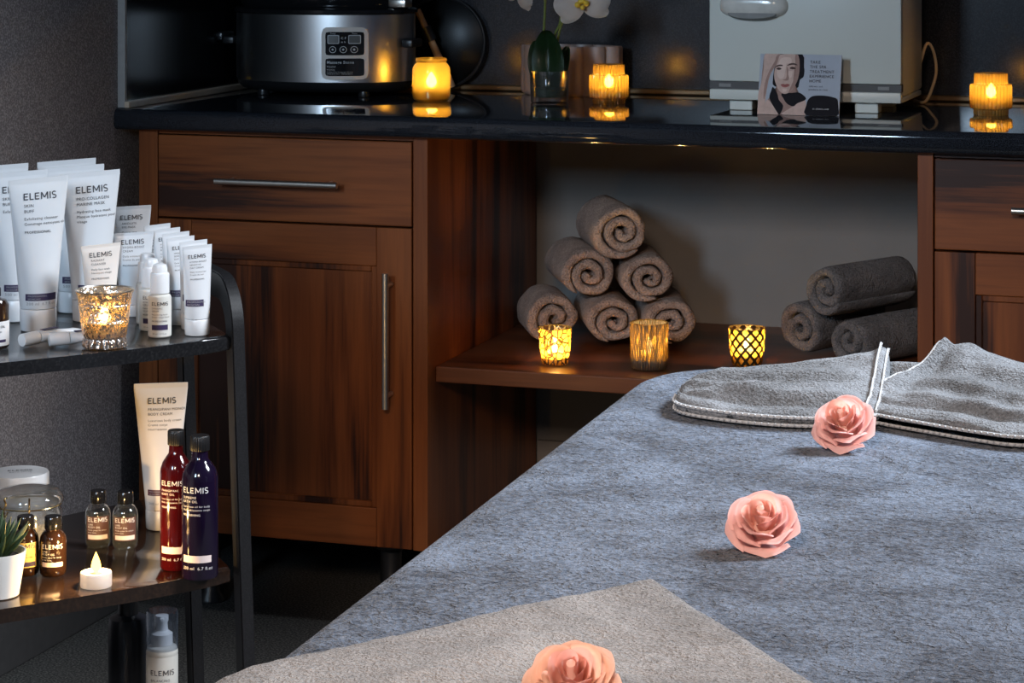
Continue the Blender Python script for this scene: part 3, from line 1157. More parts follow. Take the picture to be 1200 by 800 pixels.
SZ = 0.462
G1, G2 = 'taupe towels rolled in a pyramid', 'charcoal towels stacked at the niche right end'
towel_roll('rolled taupe towel at the very top of the pyramid', (-1.232, 4.375, SZ + 0.2165), -27, 0.2, 0.0545, 2.5, towel_t, 1, G1, start=-0.9 - 2.5 * 2 * PI, squash=0.93)
towel_roll('rolled taupe towel in the pyramid middle row, left one', (-1.297, 4.383, SZ + 0.133), -27, 0.2, 0.053, 2.3, towel_t, 2, G1, start=-2.2 - 2.3 * 2 * PI, squash=0.9)
towel_roll('rolled taupe towel in the pyramid middle row, right one', (-1.184, 4.388, SZ + 0.131), -22, 0.2, 0.052, 2.3, towel_t, 3, G1, start=-1.3 - 2.3 * 2 * PI, squash=0.88)
towel_roll('rolled taupe towel in the pyramid bottom row, behind the mosaic candle holder', (-1.364, 4.38, SZ + 0.0515), -26, 0.15, 0.053, 2.2, towel_t, 4, G1, start=-1.0 - 2.2 * 2 * PI, squash=0.9)
towel_roll('rolled taupe towel in the middle of the pyramid bottom row', (-1.247, 4.377, SZ + 0.0500), -24, 0.2, 0.052, 2.3, towel_t, 5, G1, start=-1.9 - 2.3 * 2 * PI, squash=0.88)
towel_roll('rolled taupe towel in the pyramid bottom row, right one behind the ribbed holder', (-1.145, 4.4, SZ + 0.05), -21, 0.2, 0.052, 2.2, towel_t, 6, G1, start=-1.6 - 2.2 * 2 * PI, squash=0.88)
towel_roll('rolled charcoal towel lying on top of two others at the right end of the niche', (-0.8530, 4.36, SZ + 0.131), 29, 0.22, 0.046, 2.1, towel_g, 7, G2, start=5.0)
towel_roll('rolled charcoal towel, bottom left one of the three at the right end of the niche', (-0.9080, 4.40, SZ + 0.050), 24, 0.22, 0.049, 2.2, towel_g, 8, G2, start=2.6)
towel_roll('rolled charcoal towel, bottom right one of the three at the right end of the niche', (-0.8080, 4.335, SZ + 0.048), 29, 0.22, 0.047, 2.0, towel_g, 9, G2, start=1.0)


# ------------------------------------------------------------------ candles
def led_flame(parent, z, s=1.0, mat=None, power=1.0, light_r=0.006, fs=1.0):
    """ivory tealight with its glowing flame"""
    c = put('tealight', lathe([(0, z), (0.018 * s, z), (0.0188 * s, z + 0.001), (0.0188 * s, z + 0.015 * s), (0.017 * s, z + 0.0165 * s), (0.010 * s, z + 0.0155 * s), (0, z + 0.0150 * s)], 24), wax_m, parent)
    f = put('flame', lathe([(0, z + 0.0150 * s), (0.0032 * s * fs, z + 0.018 * s), (0.0048 * s * fs, z + 0.023 * s), (0.0040 * s * fs, z + 0.029 * s), (0.0016 * s * fs, z + 0.036 * s), (0, z + 0.039 * s)], 16), mat or flame_m, c)
    l = bpy.data.lights.new('candle_light', 'POINT')
    l.energy = power
    l.color = AMBER
    l.shadow_soft_size = light_r
    o = bpy.data.objects.new('candle_light', l)
    COL.objects.link(o)
    o.parent = parent
    o.location = (0, 0, z + 0.030 * s)
    return c


CAND = 1.0


def jar_smooth(loc, label):
    t = thing('candle_jar', label, 'candle', loc, 0, None)
    r = 0.0365
    put('jar', lathe([(0, 0.0), (r * 0.80, 0.0), (r * 0.95, 0.004), (r, 0.012), (r, 0.055), (r * 0.97, 0.064), (r * 0.86, 0.071), (r * 0.78, 0.074), (r * 0.84, 0.078), (r * 0.80, 0.082),
                      (r * 0.72, 0.080), (r * 0.72, 0.074), (r * 0.93, 0.060), (r * 0.93, 0.010), (r * 0.8, 0.005), (0, 0.005)], 48), jar_amber, t)
    led_flame(t, 0.0055, 1.3, power=CAND, fs=1.7)
    return t


def jar_fluted(loc, label):
    t = thing('candle_jar', label, 'candle', loc)
    r, k = 0.0365, 30
    put('jar', lathe([(0, 0.0), (r * 0.80, 0.0), (r * 0.82, 0.002, 1), (r * 0.82, 0.010, 1), (r * 0.97, 0.0125, 1), (r, 0.016, 1), (r, 0.050, 1), (r * 0.97, 0.054, 1), (r * 0.80, 0.056, 1),
                      (r * 0.79, 0.058, 1), (r * 0.79, 0.072, 1), (r * 0.80, 0.074), (r * 0.72, 0.074), (r * 0.70, 0.058), (r * 0.90, 0.050), (r * 0.90, 0.018), (r * 0.7, 0.013), (0, 0.013)], k * 6, flute=(k, 0.0022)), jar_ribbed, t)
    led_flame(t, 0.0135, 1.1, power=CAND, fs=1.7)
    return t


jar_smooth((-1.619, 4.408, WT), 'smooth amber glass candle jar on the worktop beside the electric heater')
jar_fluted((-1.281, 4.451, WT), 'ribbed amber glass candle jar on the worktop beside the orchid glass')
jar_fluted((-0.569, 4.418, WT), 'ribbed amber glass candle jar on the worktop at the far right, past the ivory steriliser')


def holder(loc, label, prof, mat, flame_z=0.004, s=1.0, power=None, fs=1.0, extra=None, seg=64, flute=None, rz=0.0):
    t = thing('candle_holder', label, 'candle holder', loc, rz)
    inner = [(max(0.004, p[0] - 0.0022), p[1]) for p in prof[::-1] if p[1] > 0.006]
    put('cup', lathe([(0, 0)] + prof, seg, flute=flute, uv=True), mat, t)
    put('rim', lathe([(prof[-1][0] - 0.0022, prof[-1][1] - 0.001), (prof[-1][0] - 0.001, prof[-1][1] + 0.0008), (prof[-1][0], prof[-1][1])], seg), extra or steel, t)
    led_flame(t, flame_z, s, power=power or CAND, fs=fs)
    return t


gold_rim = plain('aged_gold_rim', (0.45, 0.30, 0.10), 0.35, metal=0.8)
holder((-1.312, 4.211, SZ), 'small mosaic glass candle holder glowing on the niche shelf, leftmost there', [(0.023, 0.0005), (0.024, 0.003), (0.0275, 0.030), (0.0300, 0.064)], merc_mos, extra=gold_rim, power=2.2)
holder((-1.140, 4.218, SZ), 'tall straight ribbed candle holder on the niche shelf, middle of the three there', [(0.029, 0.0005, 0), (0.031, 0.003, 1), (0.0325, 0.020, 1), (0.0335, 0.081, 1)], merc_rib, extra=gold_rim, seg=240, flute=(40, 0.0016), flame_z=0.010, s=1.2, power=2.2)
holder((-0.985, 4.31, SZ), 'lattice patterned candle holder on the niche shelf just past the couch corner', [(0.025, 0.0005), (0.027, 0.003), (0.031, 0.030), (0.0335, 0.065)], merc_lat, extra=gold_rim, flame_z=0.006, s=1.2, power=2.2)
ho = holder((-1.5410, 2.941, 0.6902), 'flared silvered glass candle holder at the front of the trolley top shelf',
            [(0.027, 0.0005, 0), (0.029, 0.002, 1), (0.028, 0.011, 1), (0.0275, 0.013, 0), (0.0275, 0.0145, 0), (0.029, 0.017, 0), (0.0315, 0.034, 0), (0.0325, 0.0352, 0), (0.0318, 0.0364, 0),
             (0.0335, 0.056, 0), (0.0350, 0.0575, 0), (0.0342, 0.059, 0), (0.0362, 0.069, 0), (0.0392, 0.076, 0)], merc_orn, seg=144, flute=(18, 0.003), flame_z=0.014, s=1.1, power=0.8, fs=1.6)

tl = thing('tealight_candle', 'white tealight with a burning flame on the trolley lower shelf', 'candle', (-1.5495, 2.933, 0.3752))
put('cup', lathe([(0, 0), (0.0203, 0), (0.0208, 0.001), (0.0208, 0.0175), (0.0200, 0.0188), (0.0188, 0.0182), (0.0180, 0.0165), (0, 0.0165)], 40), plain('white_tealight_cup', (0.75, 0.72, 0.70), 0.35, trans=0.25), tl)
fl = put('flame', lathe([(0, 0.0165), (0.0030, 0.019), (0.0056, 0.0225), (0.0066, 0.0265), (0.0055, 0.032), (0.0032, 0.038), (0.0012, 0.043), (0, 0.0455)], 20), flame_hot, tl)
l = bpy.data.lights.new('candle_light', 'POINT')
l.energy = 2.0
l.color = AMBER
l.shadow_soft_size = 0.006
lo_ = bpy.data.objects.new('candle_light', l)
COL.objects.link(lo_)
lo_.parent = tl
lo_.location = (0, 0, 0.052)

# ------------------------------------------------------------------ orchid and things on the worktop
og = thing('orchid', 'white orchid with dark leaves standing in a clear glass on the worktop', 'potted plant', (-1.394, 4.440, WT))
put('glass_pot', lathe([(0, 0), (0.033, 0), (0.0355, 0.003), (0.0375, 0.058), (0.0375, 0.0605), (0.0358, 0.0605), (0.0345, 0.014), (0, 0.011)], 48), clear_glass, og)
put('filling', lathe([(0, 0.0115), (0.030, 0.0115), (0.033, 0.017), (0.0335, 0.026), (0.02, 0.030), (0, 0.028)], 24), moss_m, og)


def leaf(name, parent, base, tip, width, bend, facing, mat=leaf_m, nu=8, nv=16):
    bm = bmesh.new()
    base, tip = Vector(base), Vector(tip)
    ax = tip - base
    L = ax.length
    s = ax.normalized().cross(Vector(facing)).normalized()
    nrm = s.cross(ax.normalized()).normalized()
    rows = []
    for j in range(nv + 1):
        v = j / nv
        w = width * 0.5 * (math.sin(PI * min(1, (v * 0.92 + 0.05))) ** 0.6)
        row = []
        for i in range(nu + 1):
            u = -1 + 2 * i / nu
            p = base + ax * v + nrm * (bend * math.sin(PI * v) - 0.10 * width * (1 - abs(u)) ** 2 + 0.0) + s * (u * w)
            row.append(bm.verts.new(p))
        rows.append(row)
    for j in range(nv):
        for i in range(nu):
            bm.faces.new((rows[j][i], rows[j][i + 1], rows[j + 1][i + 1], rows[j + 1][i]))
    bmesh.ops.solidify(bm, geom=bm.faces[:], thickness=0.0012)
    return put(name, bm, mat, parent, angle=70)


leaf('leaf', og, (0.001, -0.012, 0.018), (0.003, -0.030, 0.137), 0.062, -0.006, (0.1, -1, 0))
leaf('leaf', og, (-0.008, 0.004, 0.02), (-0.030, 0.008, 0.116), 0.048, 0.004, (0.3, -1, 0.1))
leaf('leaf', og, (0.010, 0.008, 0.02), (0.026, 0.030, 0.105), 0.04, 0.004, (-0.5, -1, 0))
for pts in ([(-0.006, 0, 0.03), (-0.012, -0.002, 0.10), (-0.008, -0.004, 0.17), (-0.006, -0.006, 0.24)],
            [(0.008, 0, 0.03), (0.014, 0.002, 0.11), (0.028, -0.004, 0.155), (0.050, -0.012, 0.180), (0.070, -0.02, 0.196)],
            [(0.004, 0.004, 0.03), (0.008, 0.004, 0.12), (0.020, 0.002, 0.15), (0.024, 0.0, 0.19)]):
    sweep_b = bmesh.new()
    P = [bez(pts, k / 14) for k in range(15)]
    sweep(sweep_b, P, 0.0024, 8)
    put('stem', sweep_b, stem_m, og)


def orchid_flower(parent, c, aim, spin, s=1.0):
    q = Vector(aim).to_track_quat('Z', 'Y').to_matrix().to_4x4()
    M = Matrix.Translation(c) @ q @ Matrix.Rotation(spin, 4, 'Z') @ Matrix.Scale(s, 4)
    first = None
    for k, (a, w, L) in enumerate(((0, 0.046, 0.040), (180, 0.046, 0.040), (90, 0.026, 0.042), (215, 0.027, 0.040), (325, 0.027, 0.040))):
        bm = bmesh.new()
        rows = []
        for j in range(11):
            v = j / 10
            ww = w * 0.5 * math.sin(PI * (v * 0.88 + 0.06)) ** 0.55
            row = []
            for i in range(9):
                u = -1 + i / 4
                x = L * v * (1 - 0.06 * u * u)
                row.append(bm.verts.new((x, u * ww, (0.002 if k < 2 else -0.001) + 0.004 * math.sin(PI * v) - 0.003 * u * u + 0.0008 * math.sin(u * 9))))
            rows.append(row)
        for j in range(10):
            for i in range(8):
                bm.faces.new((rows[j][i], rows[j][i + 1], rows[j + 1][i + 1], rows[j + 1][i]))
        bmesh.ops.solidify(bm, geom=bm.faces[:], thickness=0.0007)
        bmesh.ops.transform(bm, matrix=M @ Matrix.Rotation(R(a), 4, 'Z'), verts=bm.verts)
        put('petal', bm, petal_w, parent, angle=70)
    bm = bmesh.new()
    lathe([(0, 0.0), (0.005, 0.002), (0.006, 0.007), (0.004, 0.012), (0, 0.014)], 12, bm=bm, ay=0.7)
    for sx in (-1, 1):
        lathe([(0, 0), (0.004, 0.003), (0.0045, 0.008), (0.002, 0.012), (0, 0.013)], 10, bm=bm, off=(sx * 0.006, -0.004, 0.002))
    lathe([(0, 0), (0.003, 0.002), (0.0035, 0.010), (0, 0.016)], 10, bm=bm, off=(0, -0.009, 0.002))
    bmesh.ops.transform(bm, matrix=M, verts=bm.verts)
    put('lip', bm, lip_m, parent)


orchid_flower(og, (0.073, -0.030, 0.192), (0.2, -1, 0.1), R(10), 1.35)
orchid_flower(og, (-0.058, -0.018, 0.208), (-0.5, -1, -0.3), R(-25), 1.05)

bm = bmesh.new()
n = 11
ring_pts = []
seg = 160
pr = [(0.0, 0.0), (0.92, 0.0), (0.97, 0.003), (1.0, 0.01), (1.0, 0.093), (0.985, 0.0965), (0.955, 0.0965), (0.94, 0.092), (0.94, 0.012), (0, 0.010)]
rows = []
for rr_, z in pr:
    row = []
    for i in range(seg):
        t = 2 * PI * i / seg
        lob = 1 + 0.22 * (abs(math.sin(n * t / 2)) ** 0.55 - 0.6)
        row.append(bm.verts.new((0.096 * rr_ * lob * math.cos(t), 0.044 * rr_ * lob * math.sin(t), z)))
    rows.append(row)
for a, b in zip(rows, rows[1:]):
    for i in range(seg):
        bm.faces.new((a[i], a[(i + 1) % seg], b[(i + 1) % seg], b[i]))
bmesh.ops.remove_doubles(bm, verts=bm.verts, dist=1e-5)
o = put('fluted_planter', bm, flute_m, None, loc=(-1.413, 4.645, WT + 0.0005))
tag(o, 'blush fluted ceramic planter behind the orchid glass against the splashback', 'planter')

# electric stone heater
hk = thing('electric_heater', 'oval brushed steel electric stone heater with black rim and control panel', 'heater', (-1.887, 4.530, WT))
ea, eb = 0.184, 0.122


def ell(prof, a=ea, b=eb, seg=72, bm=None):
    bm = bm or bmesh.new()
    rows = []
    for dr, z in prof:
        if dr is None:
            rows.append([bm.verts.new((0, 0, z))])
            continue
        rows.append([bm.verts.new(((a + dr) * math.cos(2 * PI * i / seg), (b + dr) * math.sin(2 * PI * i / seg), z)) for i in range(seg)])
    for p, q in zip(rows, rows[1:]):
        for i in range(seg):
            j = (i + 1) % seg
            if len(p) == 1:
                bm.faces.new((p[0], q[j], q[i]))
            elif len(q) == 1:
                bm.faces.new((p[i], p[j], q[0]))
            else:
                bm.faces.new((p[i], p[j], q[j], q[i]))
    return bm


put('base', ell([(None, 0.008), (-0.030, 0.008), (-0.014, 0.012), (-0.004, 0.020), (-0.001, 0.0295)]), black_plastic, hk)
put('steel_body', ell([(-0.002, 0.0290), (0.0, 0.030), (0.001, 0.09), (0.0, 0.160), (-0.003, 0.161)]), cook_m, hk)
put('rim', ell([(-0.010, 0.1605), (0.002, 0.1605), (0.005, 0.163), (0.005, 0.169), (0.001, 0.172), (-0.012, 0.173)]), black_gloss, hk)
put('inner_pot', ell([(-0.014, 0.170), (-0.013, 0.172), (-0.009, 0.180), (-0.006, 0.215), (-0.006, 0.219), (-0.016, 0.222), (-0.05, 0.235), (-0.09, 0.244), (-0.118, 0.246), (None, 0.247)]), black_gloss, hk)
for fx, fy in ((-0.10, -0.075), (0.11, -0.07), (-0.10, 0.075), (0.11, 0.07)):
    put('foot', lathe([(0, 0), (0.011, 0), (0.012, 0.003), (0.010, 0.012), (0, 0.012)], 16, off=(fx, fy, 0.0005)), black_plastic, hk)
bm = bmesh.new()
box(bm, -0.020, 0.004, -0.022, 0.022, 0.098, 0.112, bev=0.003)
box(bm, -0.030, -0.016, -0.03, 0.03, 0.104, 0.121, bev=0.004)
put('side_handle', bm, black_plastic, hk, loc=(-ea + 0.004, -0.03, 0))
bm = bmesh.new()
box(bm, -0.004, 0.018, -0.03, 0.03, 0.096, 0.112, bev=0.004)
put('side_handle', bm, black_plastic, hk, loc=(ea, -0.02, 0))
bm = BOX(ea - 0.03, ea + 0.006, -0.055, -0.015, 0.1735, 0.190, bev=0.003)
put('lid_clip', bm, steel, hk)


def pan_surf(x, z, e):
    X = x
    return (X, -(eb + 0.001 + e) * math.sqrt(max(0, 1 - (X / (ea + 0.001)) ** 2)), z)


px0, px1, pz0, pz1 = 0.043, 0.128, 0.036, 0.137


def panel_piece(name, x0, x1, z0, z1, th, mat, parent, rad=0.0):
    bm = bmesh.new()
    nx, nz = 10, 8
    def sup(i, k):
        u, v = -1 + 2 * i / nx, -1 + 2 * k / nz
        cx, cz = (x0 + x1) / 2, (z0 + z1) / 2
        hx, hz = (x1 - x0) / 2, (z1 - z0) / 2
        X, Z = u * hx, v * hz
        if rad and abs(X) > hx - rad and abs(Z) > hz - rad:
            dx, dz = abs(X) - (hx - rad), abs(Z) - (hz - rad)
            m_ = max(dx, dz)
            l_ = math.hypot(dx, dz)
            if l_ > 0:
                dx, dz = dx / l_ * m_, dz / l_ * m_
            X, Z = math.copysign(hx - rad + dx, X), math.copysign(hz - rad + dz, Z)
        return cx + X, cz + Z
    F = [[bm.verts.new(pan_surf(*sup(i, k), th)) for i in range(nx + 1)] for k in range(nz + 1)]
    B = [[bm.verts.new(pan_surf(*sup(i, k), -0.001)) for i in range(nx + 1)] for k in range(nz + 1)]
    for k in range(nz):
        for i in range(nx):
            bm.faces.new((F[k][i], F[k][i + 1], F[k + 1][i + 1], F[k + 1][i]))
    def sd(a, b):
        for i in range(len(a) - 1):
            bm.faces.new((a[i], b[i], b[i + 1], a[i + 1]))
    sd(F[0], B[0]); sd(B[-1], F[-1])
    sd([r[0] for r in B], [r[0] for r in F]); sd([r[-1] for r in F], [r[-1] for r in B])
    return put(name, bm, mat, parent, angle=30)


cp = panel_piece('control_panel', px0, px1, pz0, pz1, 0.004, panel_w, hk, 0.012)
panel_piece('display_field', px0 + 0.008, px1 - 0.007, pz0 + 0.047, pz1 - 0.009, 0.0046, black_gloss, cp, 0.004)
panel_piece('caption_field', px0 + 0.008, px1 - 0.007, pz0 + 0.007, pz0 + 0.041, 0.0046, black_gloss, cp, 0.004)
dgrey = plain('display_grey', (0.10, 0.10, 0.095), 0.3)
lgrey = plain('printed_grey', (0.42, 0.42, 0.42), 0.5)
for xa in (px0 + 0.012, px0 + 0.0505):
    panel_piece('display', xa, xa + 0.022, pz0 + 0.069, pz0 + 0.086, 0.0050, lgrey, cp, 0.002)
    panel_piece('display', xa + 0.0014, xa + 0.0206, pz0 + 0.0704, pz0 + 0.0846, 0.0053, dgrey, cp, 0.002)
for k in range(3):
    cx = px0 + 0.022 + k * 0.0195
    bm = bmesh.new()
    for i in range(24):
        pass
    g = []
    for rr_ in (0.0066, 0.0054):
        g.append([bm.verts.new(pan_surf(cx + rr_ * math.cos(2 * PI * i / 24), pz0 + 0.058 + rr_ * math.sin(2 * PI * i / 24), 0.0053)) for i in range(24)])
    for i in range(24):
        bm.faces.new((g[0][i], g[0][(i + 1) % 24], g[1][(i + 1) % 24], g[1][i]))
    c_ = [bm.verts.new(pan_surf(cx + 0.0022 * math.cos(2 * PI * i / 8), pz0 + 0.058 + 0.0022 * math.sin(2 * PI * i / 8), 0.0054)) for i in range(8)]
    bm.faces.new(c_)
    put('button', bm, lgrey, cp)
bm = lettering([('Massage Stone', px0 + 0.011, pz0 + 0.031, 0.0075, 0.02), ('Heater', px0 + 0.011, pz0 + 0.0235, 0.0055, 0.0),
                ('Warning', px0 + 0.011, pz0 + 0.018, 0.0038, 0.0), ('Surface is hot during use. Do not', px0 + 0.011, pz0 + 0.0138, 0.0031, 0),
                ('immerse in water. Unplug before', px0 + 0.011, pz0 + 0.0104, 0.0031, 0), ('Temp ', px0 + 0.017, pz0 + 0.0875, 0.0042, 0), ('Time', px0 + 0.057, pz0 + 0.0875, 0.0042, 0),
                ('C F', px0 + 0.0375, pz0 + 0.078, 0.006, 0.02), ('m h', px0 + 0.0375, pz0 + 0.071, 0.005, 0.02)], pan_surf, eps=0.0055)
put('lettering', bm, lgrey, cp, smooth=False)

# wooden spatula leaning on the heater, lid leaning on the wall, power cable
bm = bmesh.new()
a, b = Vector((-1.6680, 4.660, WT + 0.0085)), Vector((-1.7300, 4.630, 1.072))
d = (b - a)
P = [a + d * t for t in (0, 0.05, 0.3, 0.6, 0.85, 1.0)]
sweep(bm, P, 0.0092, 12, taper=lambda t: (0.85 + 0.15 * min(1, t * 8)) * (1 - 0.35 * t))
o = thing('tongs', 'pale wooden handled tool with a black ferrule leaning beside the heater', 'tongs', (0, 0, 0))
put('handle', bm, wood_pale, o)
bm = bmesh.new()
sweep(bm, [a + d * 0.60, a + d * 0.66, a + d * 0.78], 0.0115, 14)
put('ferrule', bm, black_plastic, o)

lid = thing('glass_lid', 'round glass lid with a black rim propped against the splashback', 'lid', (-1.700, 4.688, 1.0035), 0, None, rx=R(87))
lr = 0.0910
put('pane', lathe([(0, 0.016), (lr * 0.35, 0.014), (lr * 0.7, 0.009), (lr * 0.97, 0.001), (lr * 0.97, -0.001), (lr * 0.7, 0.007), (lr * 0.35, 0.012), (0, 0.014)], 48), glass('smoky_glass', (0.42, 0.41, 0.41), 0.97, 0.02, rough=0.3), lid)
bm = bmesh.new()
sweep(bm, [(lr * math.cos(2 * PI * i / 60), lr * math.sin(2 * PI * i / 60), 0) for i in range(60)], 0.0032, 8, closed=True)
put('rim', bm, black_plastic, lid)

# towel steriliser
st = thing('towel_steriliser', 'ivory enamelled towel steriliser cabinet with a rounded handle on the worktop', 'towel warmer', (0, 0, 0))
X0, X1, Y0, Y1 = -1.067, -0.7185, 4.362, 4.598
put('body', BOX(X0, X1, Y0 + 0.022, Y1, 0.938, 1.25, bev=0.006), ster_m, st)
put('base', BOX(X0, X1, Y0 + 0.004, Y1 - 0.01, 0.928, 0.9375, bev=0.002), ster_m, st)
put('plinth_front', BOX(X0 + 0.0005, X1 - 0.0005, Y0, Y0 + 0.0215, 0.9278, 0.9472, bev=0.003), ster_m, st)
put('vent_strip', BOX(X0 + 0.0003, X1 - 0.0003, Y0 + 0.003, Y0 + 0.0215, 0.9474, 0.9606), ster_dk, st, smooth=False)
dr = put('door', BOX(X0, X1, Y0, Y0 + 0.0215, 0.9608, 1.248, bev=0.004), ster_m, st)
bm = bmesh.new()
for (xa, xb) in ((X0 + 0.018, X0 + 0.040), (X1 - 0.042, X1 - 0.022)):
    box(bm, xa, xb, Y0 + 0.0022, Y0 + 0.003, 0.951, 0.957)
put('vent_slot', bm, ster_gr, st, smooth=False)
hx, hz = -0.984, 1.098
bm = bmesh.new()
rows = []
for j in range(9):
    v = j / 8
    t = PI / 2 * v
    sc_, yy = math.cos(t) ** 0.6 if v < 1 else 0.0, 0.020 * math.sin(t)
    rows.append([bm.verts.new((hx + (0.0625 * (0.35 + 0.65 * sc_)) * math.copysign(abs(math.cos(2 * PI * i / 40)) ** 0.6, math.cos(2 * PI * i / 40)),
                               Y0 - yy, hz + 0.022 * (0.2 + 0.8 * sc_) * math.copysign(abs(math.sin(2 * PI * i / 40)) ** 0.75, math.sin(2 * PI * i / 40)))) for i in range(40)])
for p, q in zip(rows, rows[1:]):
    for i in range(40):
        bm.faces.new((p[i], p[(i + 1) % 40], q[(i + 1) % 40], q[i]))
bm.faces.new(rows[-1])
put('door_handle', bm, plain('glossy_ivory', (0.62, 0.61, 0.56), 0.15), dr)
bm = bmesh.new()
vs_ = [bm.verts.new((hx + 0.044 * math.cos(PI + PI * i / 20), Y0 - 0.0195, hz - 0.0125 + 0.0095 * math.sin(PI + PI * i / 20))) for i in range(21)]
vs2 = [bm.verts.new((v.co.x, Y0 - 0.012, v.co.z - 0.0035)) for v in vs_]
bm.faces.new(vs_)
for i in range(20):
    bm.faces.new((vs_[i], vs2[i], vs2[i + 1], vs_[i + 1]))
put('finger_recess', bm, ster_gr, dr, smooth=False)
for fx in (X0 + 0.055, X1 - 0.065):
    for fy in (Y0 + 0.035, Y1 - 0.04):
        put('foot', BOX(fx - 0.021, fx + 0.021, fy - 0.018, fy + 0.018, WT + 0.0003, 0.9278, bev=0.002), ster_m, st, smooth=False)
bm = bmesh.new()
P = [bez([(-0.723, 4.602, 0.985), (-0.712, 4.612, 1.022), (-0.700, 4.612, 1.008), (-0.694, 4.608, 0.972), (-0.701, 4.604, 0.940), (-0.715, 4.612, WT + 0.006), (-0.74, 4.64, WT + 0.005)], k / 40) for k in range(41)]
sweep(bm, P, 0.0028, 8)
put('cord', bm, cord_m, st)

# leaflet propped against the steriliser
LW_, LH_ = 0.147, 0.1085
lf = thing('leaflet', 'square leaflet with a portrait of a woman propped against the steriliser', 'leaflet', (-0.9640, 4.300, WT + 0.0006), R(-1.5), None, rx=R(-13))
put('card', BOX(0, LW_, 0, 0.0035, 0, LH_, bev=0.0004, seg=1), plain('cream_card_edge', (0.60, 0.50, 0.40), 0.6), lf, smooth=False)


def art(layers, parent):
    for k, (nm, col_, polys) in enumerate(layers):
        bm = bmesh.new()
        for pl in polys:
            pts = []
            m_ = len(pl)
            if m_ > 4:      # smooth the outline
                for i in range(m_):
                    p0, p1, p2, p3 = pl[i - 1], pl[i], pl[(i + 1) % m_], pl[(i + 2) % m_]
                    for f in (0, 0.34, 0.67):
                        q = [0.5 * (2 * p1[c] + (p2[c] - p0[c]) * f + (2 * p0[c] - 5 * p1[c] + 4 * p2[c] - p3[c]) * f * f + (3 * p1[c] - p0[c] - 3 * p2[c] + p3[c]) * f ** 3) for c in (0, 1)]
                        pts.append(q)
            else:
                pts = pl
            vs = [bm.verts.new((min(LW_, max(0, (x - 222) / 692 * LW_)), -0.00025 - 0.00012 * k, min(LH_, max(0, (682 - y) / 502 * LH_)))) for x, y in pts]
            try:
                bm.faces.new(vs)
            except ValueError:
                pass
        bmesh.ops.triangulate(bm, faces=bm.faces[:])
        put(nm, bm, MATS[col_], parent, smooth=False)


plain('print_grey', (0.42, 0.46, 0.52), 0.85, spec=0.1, var=0.02)
plain('print_skin', (0.58, 0.42, 0.36), 0.85, spec=0.1, var=0.08, scale=120)
plain('print_skin_dim', (0.36, 0.235, 0.20), 0.85, spec=0.1, var=0.08, scale=120)
plain('print_skin_light', (0.70, 0.54, 0.47), 0.85, spec=0.1, var=0.04)
plain('print_black', (0.018, 0.017, 0.020), 0.85, spec=0.1)
plain('print_brow', (0.09, 0.06, 0.055), 0.85, spec=0.1)
plain('print_lip', (0.36, 0.13, 0.12), 0.85, spec=0.1)
art([
    ('backdrop', 'print_grey', [[(222, 180), (914, 180), (914, 682), (222, 682)]]),
    ('hair', 'print_black', [[(380, 180), (580, 180), (588, 270), (604, 300), (600, 365), (570, 392), (540, 470), (360, 450), (340, 390), (350, 300)]]),
    ('neck', 'print_skin_dim', [[(380, 440), (535, 440), (540, 520), (600, 560), (625, 610), (628, 682), (285, 682), (285, 600), (330, 540), (382, 520)]]),
    ('shoulder', 'print_skin', [[(300, 560), (345, 600), (400, 682), (286, 682), (284, 610)], [(540, 600), (610, 548), (632, 590), (630, 682), (430, 682), (480, 640)]]),
    ('collar', 'print_black', [[(345, 455), (385, 510), (400, 560), (440, 610), (415, 682), (395, 668), (340, 590), (318, 540), (330, 490)],
                               [(420, 508), (510, 500), (575, 498), (632, 548), (560, 585), (525, 612), (470, 590), (440, 550)]]),
    ('arm', 'print_skin', [[(262, 180), (388, 180), (382, 230), (345, 300), (318, 350), (302, 410), (290, 500), (284, 600), (278, 682), (222, 682), (222, 520), (240, 430), (258, 300)]]),
    ('arm_shade', 'print_skin_dim', [[(388, 182), (380, 232), (342, 300), (316, 352), (300, 412), (286, 510), (270, 560), (268, 470), (285, 380), (312, 310), (350, 240), (360, 200)]]),
    ('face', 'print_skin', [[(398, 185), (520, 182), (550, 200), (562, 270), (560, 350), (545, 410), (515, 465), (480, 500), (440, 510), (400, 485), (368, 430), (350, 370), (352, 310), (372, 250)]]),
    ('face_shade', 'print_skin_dim', [[(520, 190), (552, 205), (563, 275), (560, 352), (543, 412), (512, 466), (480, 498), (500, 440), (520, 380), (530, 300)]]),
    ('cheek', 'print_skin_light', [[(405, 215), (480, 210), (490, 255), (450, 262), (440, 330), (432, 372), (400, 388), (372, 340), (380, 270)], [(470, 320), (505, 320), (500, 370), (470, 390)], [(425, 470), (465, 470), (460, 492), (432, 494)]]),
    ('nose_shade', 'print_skin_dim', [[(452, 290), (466, 300), (470, 350), (478, 375), (470, 398), (440, 400), (425, 392), (450, 385), (458, 350)]]),
    ('brow', 'print_brow', [[(358, 292), (378, 272), (410, 270), (420, 280), (385, 284)], [(455, 278), (480, 258), (520, 256), (545, 272), (510, 268), (480, 272)]]),
    ('eye', 'print_brow', [[(366, 304), (384, 293), (404, 298), (410, 306), (388, 314)], [(478, 298), (498, 285), (522, 290), (532, 300), (505, 306)]]),
    ('mouth', 'print_lip', [[(410, 436), (430, 428), (448, 432), (466, 427), (488, 436), (470, 452), (445, 458), (425, 452)]]),
    ('lip_line', 'print_brow', [[(410, 437), (448, 440), (488, 437), (448, 445)]]),
    ('dark_shape', 'print_black', [[(640, 682), (638, 600), (650, 555), (685, 525), (760, 517), (840, 525), (895, 545), (897, 600), (897, 682)]]),
], lf)


